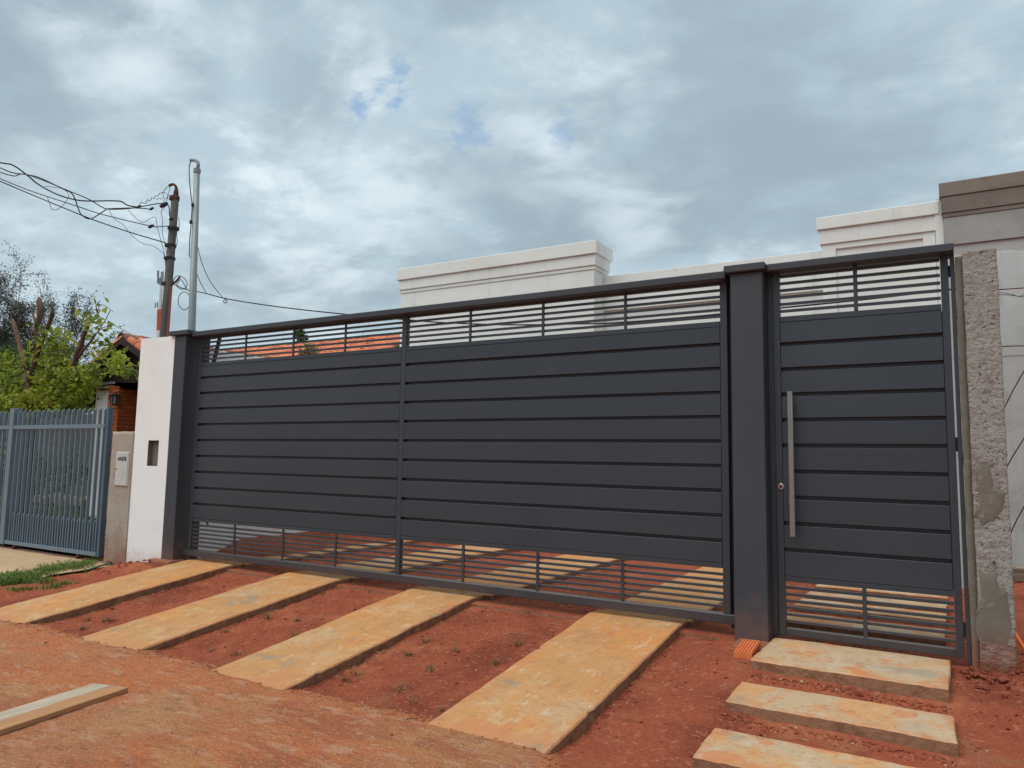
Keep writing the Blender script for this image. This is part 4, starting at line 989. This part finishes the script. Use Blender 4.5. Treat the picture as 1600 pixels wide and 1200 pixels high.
# cell mast far away
ct = thing('cell_mast', 'distant red and white telephone mast with antennas, left of the dark pole', 'mast', (-190, 120, 0))
def tw(px, py): return at(px-2.5, py, 120)
a0, a1, a2, a3 = tw(251.5, 545), tw(252, 517), tw(252.5, 484), tw(254.5, 446)
MB().tube([(a0.x, 120, -1), a0, a1], [1.6, 0.9, 0.85], 6).build('lower_section', M['tower_white'], ct)
MB().tube([a1, a2], [0.85, 0.75], 6).build('red_section', M['tower_red'], ct)
MB().tube([a2, a3], [0.45, 0.35], 6).build('white_section', M['tower_white'], ct)
MB().tube([a3, tw(255, 425)], 0.22, 5).build('spike', M['tower_grey'], ct)
for x0, y0, x1, y1, r in ((249.3, 443, 249.5, 423, 0.30), (256.6, 440, 256.9, 424, 0.24), (252.5, 445, 252.8, 434, 0.3), (245, 481, 245.1, 473, 0.16), (248.5, 481, 248.6, 472, 0.16), (257, 481, 257.1, 474, 0.16)):
    MB().tube([tw(x0, y0), tw(x1, y1)], r, 5).build('antenna', M['tower_grey'], ct)
MB().tube([tw(244.5, 477), tw(258, 477)], 0.12, 4).build('arm', M['tower_grey'], ct); MB().tube([tw(249, 436), tw(257, 433)], 0.25, 4).build('arm', M['tower_grey'], ct)

# ------------------------------------------------------------------ vegetation
def leaf_card(mb, p, size, nrm=None, asp=0.5):
    d = Vector((random.gauss(0, 1), random.gauss(0, 1), random.gauss(-0.25, .8))).normalized()
    s = d.cross(Vector((random.gauss(0, 1), random.gauss(0, 1), random.gauss(0, 1)))).normalized()
    L, w = size, size*asp
    n = d.cross(s)*size*0.10
    mb.quad([p, p+d*L*.45+s*w*.5+n, p+d*L, p+d*L*.45-s*w*.5+n])
def branch(mb, p, d, L, r, depth, tips, spread=0.7, gravity=0.0, nseg=4, kids=(2, 4)):
    pts = [p.copy()]; rs = [r]
    for k in range(nseg):
        d = (d+Vector((random.gauss(0, .13), random.gauss(0, .13), random.gauss(0, .10)-gravity))).normalized()
        p = p+d*(L/nseg); pts.append(p.copy()); rs.append(max(r*(1-0.55*(k+1)/nseg), 0.006))
    mb.tube(pts, rs, 6 if r > .03 else (4 if r > .008 else 3), cap=False)
    tips.append((pts[-1], d, depth)); 
    if depth == 0: 
        tips += [(q, d, 0) for q in pts[1:-1]]
        return
    for k in range(random.randint(*kids)):
        i = random.randint(1, nseg); q = pts[i]
        nd = (d+Vector((random.gauss(0, spread), random.gauss(0, spread), random.gauss(0.05, spread*.7)))).normalized()
        branch(mb, q, nd, L*random.uniform(.5, .75), rs[i]*.6, depth-1, tips, spread, gravity, nseg, kids)

# pruned lime tree in the neighbour's front garden
YT = 1.55
tr0 = at(47, 650, YT)
lt = thing('pruned_tree', 'pruned tree with cut-back limbs and fresh lime leaves behind the picket gate', 'tree', (tr0.x, YT, -0.13))
mb = MB()
def limb(pts, rs, dy=0.0):
    P3 = [at(x, y, YT+dy*i/(len(pts)-1)) for i, (x, y) in enumerate(pts)]
    mb.tube(P3, rs, 8)
mb.tube([(tr0.x+.02, YT, -0.2), tr0, at(47, 620, YT), at(44, 600, YT), at(42, 585, YT)], [.13, .10, .085, .08, .07], 10)
limb([(42, 588), (38, 570), (36, 560), (32, 545), (30, 535), (25, 518), (22, 508), (19, 500)], [.06, .055, .052, .05, .042, .040, .046, .03], .2)
limb([(46, 600), (52, 575), (56, 560), (64, 535), (67, 528), (75, 510), (82, 492), (82, 478)], [.055, .05, .042, .042, .036, .034, .036, .02], -.2)
limb([(55, 558), (58, 530), (57, 512), (61, 500), (63, 490), (64, 480), (61, 472), (61, 465)], [.025, .035, .04, .05, .052, .06, .05, .022], .1)
limb([(58, 508), (54, 498), (50, 488)], [.034, .024, .014], .1)
limb([(78, 640), (76, 620), (75, 610), (74, 585), (73, 572), (72, 563)], [.055, .05, .048, .042, .042, .03], .3)
limb([(110, 594), (114, 578), (118, 562), (122, 548), (127, 540), (130, 528), (136, 512), (138, 505)], [.05, .045, .046, .042, .038, .036, .034, .02], -.1)
limb([(116, 568), (128, 550), (140, 536), (150, 522)], [.024, .022, .018, .012], -.2)
limb([(122, 548), (124, 540), (124, 534)], [.03, .026, .014], 0)
for pts in (((137, 510), (152, 490), (155, 475), (165, 478), (178, 488)), ((140, 530), (160, 512), (178, 508), (192, 515), (204, 522)), ((150, 522), (165, 500), (172, 485)), ((152, 490), (150, 478), (156, 470))):
    limb(pts, [.009, .007, .006, .005, .004][:len(pts)], -.15)
mb.build('trunk', M['bark'], lt, smooth=True)
mb = MB()
def clump(px, py, rx, ry, n, size, dy=0.10, gapy=0.0):
    c0 = at(px, py, YT+gapy); s = (c0-CAM).length/F_PX
    for _ in range(n):
        a = random.uniform(0, 6.283); u = math.sqrt(random.random())
        p = c0 + _r*(u*math.cos(a)*rx*s) + Vector((0, 0, 1))*(u*math.sin(a)*ry*s) + Vector((0, random.gauss(0, dy), 0))
        leaf_card(mb, p, size*random.uniform(.7, 1.35), asp=0.62)
random.seed(21)
for a in ((30, 615, 40, 26, 620), (8, 590, 22, 36, 380), (90, 560, 20, 32, 330), (92, 600, 36, 30, 700), (120, 602, 24, 22, 420), (60, 632, 66, 16, 720), (140, 582, 14, 12, 110), (60, 545, 14, 18, 60),
          (85, 535, 12, 16, 80), (100, 520, 9, 9, 20), (55, 510, 9, 10, 18), (108, 634, 18, 10, 170), (20, 640, 30, 12, 240), (115, 580, 14, 20, 130), (40, 570, 14, 14, 50), (12, 560, 14, 12, 40)):
    clump(*a, 0.088)
for a in ((142, 492, 12, 8, 26), (152, 505, 10, 14, 34), (158, 528, 10, 14, 22), (175, 510, 14, 12, 8), (158, 480, 14, 10, 7), (168, 558, 16, 12, 50), (186, 570, 16, 16, 95), (198, 580, 7, 8, 26), (165, 540, 7, 7, 8)):
    clump(*a, 0.105, 0.12)
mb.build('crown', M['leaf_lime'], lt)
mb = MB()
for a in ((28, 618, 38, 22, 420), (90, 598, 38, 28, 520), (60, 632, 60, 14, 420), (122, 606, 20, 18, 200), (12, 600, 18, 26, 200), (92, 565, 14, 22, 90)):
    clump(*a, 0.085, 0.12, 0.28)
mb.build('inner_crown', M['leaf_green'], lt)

def bushy(name, label, px, py, Y, rx, rz, n, leaf, size, cat='shrub', base=-0.15, group=None, asp=.55):
    c0 = at(px, py, Y)
    t = thing(name, label, cat, (c0.x, Y, base), group)
    mb = MB(); tips = []
    for k in range(5):
        a = random.uniform(0, 6.3); branch(mb, Vector((c0.x+random.uniform(-.2, .2), Y, base)), Vector((math.cos(a)*.35, math.sin(a)*.35, 1)).normalized(), (c0.z-base)*.62, .03, 2, tips, .45)
    mb.build('stem', M['bark'], t)
    mb = MB()
    lobes = [(random.uniform(-.7, .7)*rx, random.uniform(-.5, .5)*rx, random.uniform(-.6, .8)*rz, random.uniform(.3, .6)) for _ in range(11)]
    for _ in range(n):
        lx, ly, lz, lr = random.choice(lobes)
        d = Vector((random.gauss(0, 1), random.gauss(0, 1), random.gauss(0, 1))).normalized()*(random.random()**.4)
        leaf_card(mb, Vector((c0.x+lx+d.x*lr*rx, Y+ly+d.y*lr*rx, c0.z+lz+d.z*lr*rz)), size*random.uniform(.6, 1.3), asp=asp)
    mb.build('crown', leaf, t); return t
random.seed(5)
bushy('shrub', 'dark green shrub behind the pickets, at the left edge', 15, 600, 3.6, 1.3, 1.0, 2600, M['leaf_green'], 0.12)
bushy('shrub', 'low green shrub behind the lower left pickets', 40, 735, 3.0, 1.5, 0.75, 1900, M['leaf_green'], 0.11)
bushy('shrub', 'grey-green shrub beside the white corner of the brick house', 135, 628, 9.0, 1.3, 0.8, 1600, M['leaf_olive'], 0.13)
bushy('round_tree', 'small dark round tree top peeping over the orange tiled roof', 469, 524, 17.0, 0.22, 0.42, 420, M['leaf_green'], 0.16, cat='tree')
bushy('dry_shrub', 'straw-coloured plant before the orange tiled roof', 484, 550, 8.3, 0.32, 0.32, 330, M['leaf_dry'], 0.12)
def wispy(label, px, pybase, ptop, Y, seed, n0, wid, group, LL=.27):
    random.seed(seed)
    b = at(px, pybase, Y); top = at(px, ptop, Y)
    t = thing('wispy_tree', label, 'tree', (b.x, Y, -0.2), group)
    mb = MB(); tips = []
    H = top.z+0.2
    mb.tube([(b.x, Y, -0.3), (b.x+.1, Y, H*.25), (b.x-.1, Y, H*.45)], [.2, .15, .1], 8)
    for k in range(n0):
        a = 2*math.pi*k/n0+random.uniform(-.3, .3)
        branch(mb, Vector((b.x, Y, H*random.uniform(.2, .45))), Vector((math.cos(a)*wid, math.sin(a)*wid, 1)).normalized(), H*LL, .055, 4, tips, .5, -0.02, 4, (3, 4))
    mb.build('trunk', M['twig'], t)
    mb = MB()
    for p, d, dep in tips:
        if dep > 1: continue
        for _ in range(3):
            q = p+Vector((random.gauss(0, .09), random.gauss(0, .09), random.gauss(0, .09)))
            leaf_card(mb, q, random.uniform(.06, .13), asp=.3)
    mb.build('crown', M['leaf_olive'], t); return t
WT = 'wispy trees beyond the garden wall'
wispy('tall wispy olive-grey tree rising at the left edge beyond the garden wall', 24, 640, 425, 8.5, 3, 11, .6, WT, .285)
wispy('smaller wispy tree just right of the tall one beyond the garden wall', 74, 640, 482, 7.5, 11, 6, .3, WT, .2)
wispy('wispy tree cut by the left picture edge beyond the garden wall', -70, 640, 400, 9.5, 8, 7, .55, WT)

def blades(mb, p, n, h, spread, lean=0.6, w=0.006):
    for _ in range(n):
        a = random.uniform(0, 6.283); b = Vector((p[0]+random.gauss(0, spread), p[1]+random.gauss(0, spread), p[2]))
        hh = h*random.uniform(.5, 1.2); d = Vector((math.cos(a), math.sin(a), 0))
        s = Vector((-d.y, d.x, 0))*w
        m = b+d*hh*lean*.35+Vector((0, 0, hh*.6)); e = b+d*hh*lean+Vector((0, 0, hh*.85))
        mb.quad([b-s, b+s, m+s*.8, m-s*.8]); mb.quad([m-s*.8, m+s*.8, e])
random.seed(9)
mb = MB()
for _ in range(900):
    px = random.uniform(-20, 150); py = 906-0.155*max(0, px) + random.gauss(0, 3.5) + (4 if px < 60 else 0)
    p = gp(px, py); blades(mb, (p.x, p.y, p.z-0.005), 7, 0.075, 0.03, 0.6, 0.005)
for _ in range(350):
    x = random.uniform(-9.6, -7.6); y = random.uniform(-1.35, -0.85)
    if fbm(x*2, y*3) > 0.05: blades(mb, (x, y, ground_h(x, y)), 5, 0.05, 0.03, 0.7, 0.005)
mb.build('grass', M['grass'], kind='stuff')
mb = MB()
for _ in range(1500):
    x = random.uniform(-17, -8.9); y = random.uniform(0.15, 4.4); blades(mb, (x, y, -0.14), 5, 0.10, 0.05, 0.6, 0.008)
mb.build('grass', M['grass'], kind='stuff')

# weeds in the dirt between the strips
weeds = [('in the dirt between the third and fourth driveway strips', [(772, 1035), (672, 1044), (626, 1077), (645, 1095), (690, 1107), (639, 1021), (667, 1001), (809, 1005), (712, 1015)]),
         ('in the dirt between the second and third driveway strips', [(329, 1014), (370, 1020), (291, 996), (352, 985), (465, 967), (461, 991), (415, 962)]),
         ('beside the near edge of the third driveway strip', [(556, 1050), (482, 1061), (542, 1060)]),
         ('in the dirt between the first and second driveway strips', [(166, 967), (136, 967), (132, 980), (52, 951), (300, 900), (222, 923), (175, 948)])]
ORD = ['closest to the road', 'second from the road', 'third from the road', 'fourth from the road', 'fifth from the road', 'sixth from the road', 'seventh from the road', 'eighth from the road', 'farthest from the road']
random.seed(31)
for lb, pts in weeds:
    ps = sorted([gp(px, py+3) for px, py in pts], key=lambda p: p.y)
    for k, p in enumerate(ps):
        mb = MB(); far_ = p.x < -5.5; f_ = random.uniform(.55, 1.25)
        blades(mb, (p.x, p.y, p.z-0.004), int(random.uniform(9, 22)), (0.055 if far_ else 0.042)*f_, 0.016*f_, random.uniform(1.1, 2.2), 0.003)
        tag(mb.build('weed', M['weed'], origin=p), 'small weed '+lb+', '+('farthest from the road' if k == len(ps)-1 else ORD[k]), 'weed', 'weeds in the red dirt')

# ------------------------------------------------------------------ loose things
# two boards on the road
def board(name, label, mat, x0, y0, x1, y1, w, th, zb, notch=0):
    d = Vector((x1-x0, y1-y0, 0)); L = d.length; d.normalize(); s = Vector((-d.y, d.x, 0))
    if s.x < 0: s = -s
    mb = MB(); n = 22
    for k in range(n+1):
        c0 = Vector((x0, y0, 0))+d*(L*k/n); wob = 0.002*fbm(k*.6, w*9)
        e = (0.018*random.random() if k == 0 else 0)
        for sx, zz in ((0, zb), (0, zb+th-.003), (0.004, zb+th), (w-.004, zb+th), (w, zb+th-.003), (w, zb)):
            mb.v.append(c0+s*(sx+wob)+d*(e if sx < w*.5 else 0)+Vector((0, 0, zz)))
    for k in range(n):
        for q in range(6):
            a = k*6+q; b = k*6+(q+1) % 6; mb.f.append((a, b, b+6, a+6)); mb.mi.append(0)
    mb.f.append(tuple(range(6))); mb.f.append(tuple(reversed(range(n*6, n*6+6)))); mb.mi += [0, 0]
    return tag(mb.build(name, mat, origin=Vector((x0, y0, zb))), label, 'board', 'boards lying on the road')
board('wooden_board', 'pale weathered board lying on the road, farther from the viewer', M['wood_grey'], -4.352, -2.59, -3.90, -5.2, 0.125, 0.024, -0.234)
board('wooden_board', 'mud-stained brown board lying on the road, nearest the viewer', M['wood_red'], -4.222, -2.565, -3.77, -5.2, 0.122, 0.026, -0.233)

# ribbed clay brick by the middle pillar
mb = MB(); n = 6; L_, W_, H_ = 0.30, 0.145, 0.045
prof = [(-W_/2, 0), (-W_/2, H_-.004)]
for k in range(n):
    x0 = -W_/2+W_*k/n; wv = W_/n
    prof += [(x0+wv*.12, H_), (x0+wv*.62, H_), (x0+wv*.70, H_-.006), (x0+wv*.92, H_-.006)]
prof += [(W_/2, H_-.004), (W_/2, 0)]
a_, b_ = atz(1154, 1010, 0.0), atz(1172, 990, 0.0)
bx, by = (-1.150, -0.40); ax = Vector((0.0, 1.0, 0)); ax = Vector((math.sin(-0.05), math.cos(-0.05), 0)); sx_ = Vector((ax.y, -ax.x, 0))
zb = -0.045
for t_ in (-.5, .5):
    for x, z in prof: mb.v.append(Vector((bx, by, zb+z+0.012*(t_+.5)))+sx_*(x*0.72)+ax*(L_*t_))
m = len(prof)
for k in range(m):
    mb.f.append((k, (k+1) % m, m+(k+1) % m, m+k)); mb.mi.append(0)
mb.f.append(tuple(reversed(range(m)))); mb.f.append(tuple(range(m, 2*m))); mb.mi += [0, 0]
tag(mb.build('clay_brick', M['hollow_brick'], origin=Vector((bx, by, zb))), 'bright orange ribbed clay brick lying at the foot of the middle pillar', 'brick')

tag(MB().tube([at(1572, 968, .5), at(1582, 984, .45), at(1592, 1000, .4), at(1606, 1022, .35), at(1630, 1056, .3)], 0.0135, 10).build('orange_pipe', M['orange_pipe'], origin=at(1590, 1000, .4), smooth=True), 'bright orange plastic pipe stuck in the earth right of the concrete column', 'pipe')
hs = [gp(140, 893), gp(152, 890), gp(166, 885), gp(180, 880), gp(196, 873), gp(206, 869)]
tag(MB().tube([p+Vector((0, 0, .022+.01*(k % 2))) for k, p in enumerate(hs)], 0.013, 6).build('garden_hose', M['hose'], origin=hs[0], smooth=True), 'green hose end lying by the foot of the meter pillar', 'hose')
# heap of earth lumps by the white stub, rubble by the column and under the unfinished house
random.seed(77)
def rubble(name, label, pts, mat, cat, n, sz, sp):
    p0 = Vector(pts[0]); t = thing(name, label, cat, tuple(p0))
    for _ in range(n):
        p = Vector(random.choice(pts)); x, y = p.x+random.gauss(0, sp), p.y+random.gauss(0, sp)
        m_ = MB(); m_.rock((x, y, max(p.z, ground_h(x, y))+random.uniform(0, .02)), random.uniform(*sz), .65); m_.build('lump', mat, t)
    return t
rubble('earth_heap', 'small heap of red earth clods at the foot of the white wall stub', [(-7.75, -.2, -.08), (-7.9, -.28, -.1), (-7.6, -.25, -.08), (-7.7, -.4, -.12)], M['dirt'], 'earth heap', 34, (.008, .024), .11)
rubble('rubble_heap', 'cement rubble at the foot of the raw concrete column', [(0.03, -.16, -.11), (0.0, -.2, -.10), (.1, -.24, -.12), (.18, -.26, -.12), (.27, -.12, -.1), (0.05, -.4, -.13)], M['dirt'], 'rubble', 60, (.007, .022), .05)
rubble('rubble_pile', 'grey rubble against the wall of the unfinished house', [(.5, 3.15, .19), (.65, 3.1, .19), (.8, 3.1, .2), (1.0, 3.1, .2), (.55, 2.95, .17)], M['rubble'], 'rubble', 34, (.03, .09), .08)
for k, (x0, y0, x1, y1, z) in enumerate(((0.33, 2.75, 1.4, 2.55, .17), (0.36, 2.9, 1.5, 2.85, .20))):
    m_ = MB(); m_.tube([(x0, y0, z), (x1, y1, z+.03)], 0.04, 4)
    tag(m_.build('timber', M['wood_old'], origin=Vector((x0, y0, z))), ['old timber on the ground right of the column, nearer one', 'old timber lying against the rubble right of the column'][k], 'timber', 'timbers by the unfinished house')

# pebbles, clods and straw on the bare earth
random.seed(13)
mb = MB(); mc_ = MB()
def bare(x, y):
    for x0, x1, _ in drive:
        if y < 0 and x0-.01 < x < x1+.01: return False
    for x0, x1, _ in inner:
        if y > 0.1 and x0-.05 < x < x1+.05: return False
    if -1.1 < x < -.04 and (-.72 < y < .05 or -1.23 < y < -.78 or -1.8 < y < -1.33): return False
    if -.04 < y < .14: return False
    return True
cnt = 0
while cnt < 2300:
    x = random.uniform(-7.3, .8); y = random.triangular(-2.3, 3.2, -.9)
    if x < -1.6 and random.random() < .35: continue
    if not bare(x, y): continue
    r_ = random.choice((.003, .004, .005, .006, .009)) * (1.6 if random.random() < .06 else 1)
    _, _, z = rough_ground(x, y)
    if y < -2.0: z = max(z, road_fn(x, y)[2])
    (mb if random.random() < .16 and r_ < .008 else mc_).rock((x, y, z+r_*.2), r_*(.8 if r_ < .006 else 1.2)); cnt += 1
# crumbs along the slab edges
for (xa, xb, y) in ((-1.05, -.06, -.715), (-1.08, -.05, -1.22), (-1.05, -.02, -1.80)):
    for _ in range(240):
        x = random.uniform(xa, xb); yy = y-abs(random.gauss(0, .025)); r_ = random.uniform(.003, .009)
        (mb if random.random() < .05 else mc_).rock((x, yy, rough_ground(x, yy)[2]+r_*.3), r_)
for x0, x1, _ in drive:
    for _ in range(170):
        y = random.uniform(-1.9, -.1); x = x1+.012+abs(random.gauss(0, .02)); r_ = random.uniform(.003, .009)
        (mb if random.random() < .08 else mc_).rock((x, y, rough_ground(x, y)[2]+r_*.3), r_)
mc_.build('earth_clods', M['dirt'], kind='stuff')
mb.build('pebbles', M['pebble'], kind='stuff')
mb = MB()
for _ in range(500):
    x = random.uniform(-7, -.1); y = random.uniform(-1.9, 2.6)
    if not bare(x, y): continue
    a = random.uniform(0, 6.3); l_ = random.uniform(.015, .05); z = rough_ground(x, y)[2]+.004
    d = Vector((math.cos(a), math.sin(a), random.uniform(-.05, .2)))*l_
    p = Vector((x, y, z)); mb.tube([p, p+d*.5+Vector((0, 0, .004)), p+d], .0013, 3)
for _ in range(70):
    x = random.uniform(-7, .3); y = random.uniform(-1.9, 1.6)
    if not bare(x, y): continue
    a = random.uniform(0, 6.3); l_ = random.uniform(.05, .13); z = rough_ground(x, y)[2]+.005
    d = Vector((math.cos(a), math.sin(a), 0))*l_; e = Vector((random.gauss(0, .01), random.gauss(0, .01), .006)); p = Vector((x, y, z))
    mb.tube([p, p+d*.35+e, p+d*.7+e*.3, p+d], .002, 4)
mb.build('dry_straw', M['straw'], kind='stuff')
mb = MB()
for _ in range(1500):
    x = random.uniform(-7, 0.5); y = random.triangular(-4.2, -1.95, -2.3); r_ = random.uniform(.0015, .0045)
    mb.rock((x, y, road_fn(x, y)[2]+r_*.3), r_)
mb.build('grit', M['pebble'], kind='stuff')
mb = MB()
for _ in range(1100):                              # crumbs where the packed road breaks up into the soft earth
    x = random.uniform(-7.4, 0.6)
    e = -1.93 + 0.07*fbm(x*1.3, 0.3) + 0.02*fbm(x*9, 1.7) - 0.40*sstep(-1.75, -1.35, x)
    y = e+random.gauss(-.01, .05); r_ = random.choice((.004, .005, .006, .008, .011))
    if any(x0 < x < x1 for x0, x1, _ in drive) and y > -1.9: continue
    mb.rock((x, y, max(road_fn(x, y)[2], rough_ground(x, y)[2])+r_*.2), r_)
mb.build('road_crumbs', M['road'], kind='stuff')
# distant tree line
random.seed(3)
mb = MB()
for _ in range(9000):
    k = random.uniform(-95, 60); yb = 60+12*math.sin(k*.13)
    h = 3.6+2.0*fbm(k*.12, 2.2)+1.0*fbm(k*.5, 5)
    p = Vector((k-20, yb+random.gauss(0, 2), random.uniform(0, h)))
    leaf_card(mb, p, random.uniform(.6, 1.2), asp=.8)
mb.build('distant_trees', M['leaf_green'], kind='stuff')

for o in S.objects:
    if '_o' in o: del o['_o']
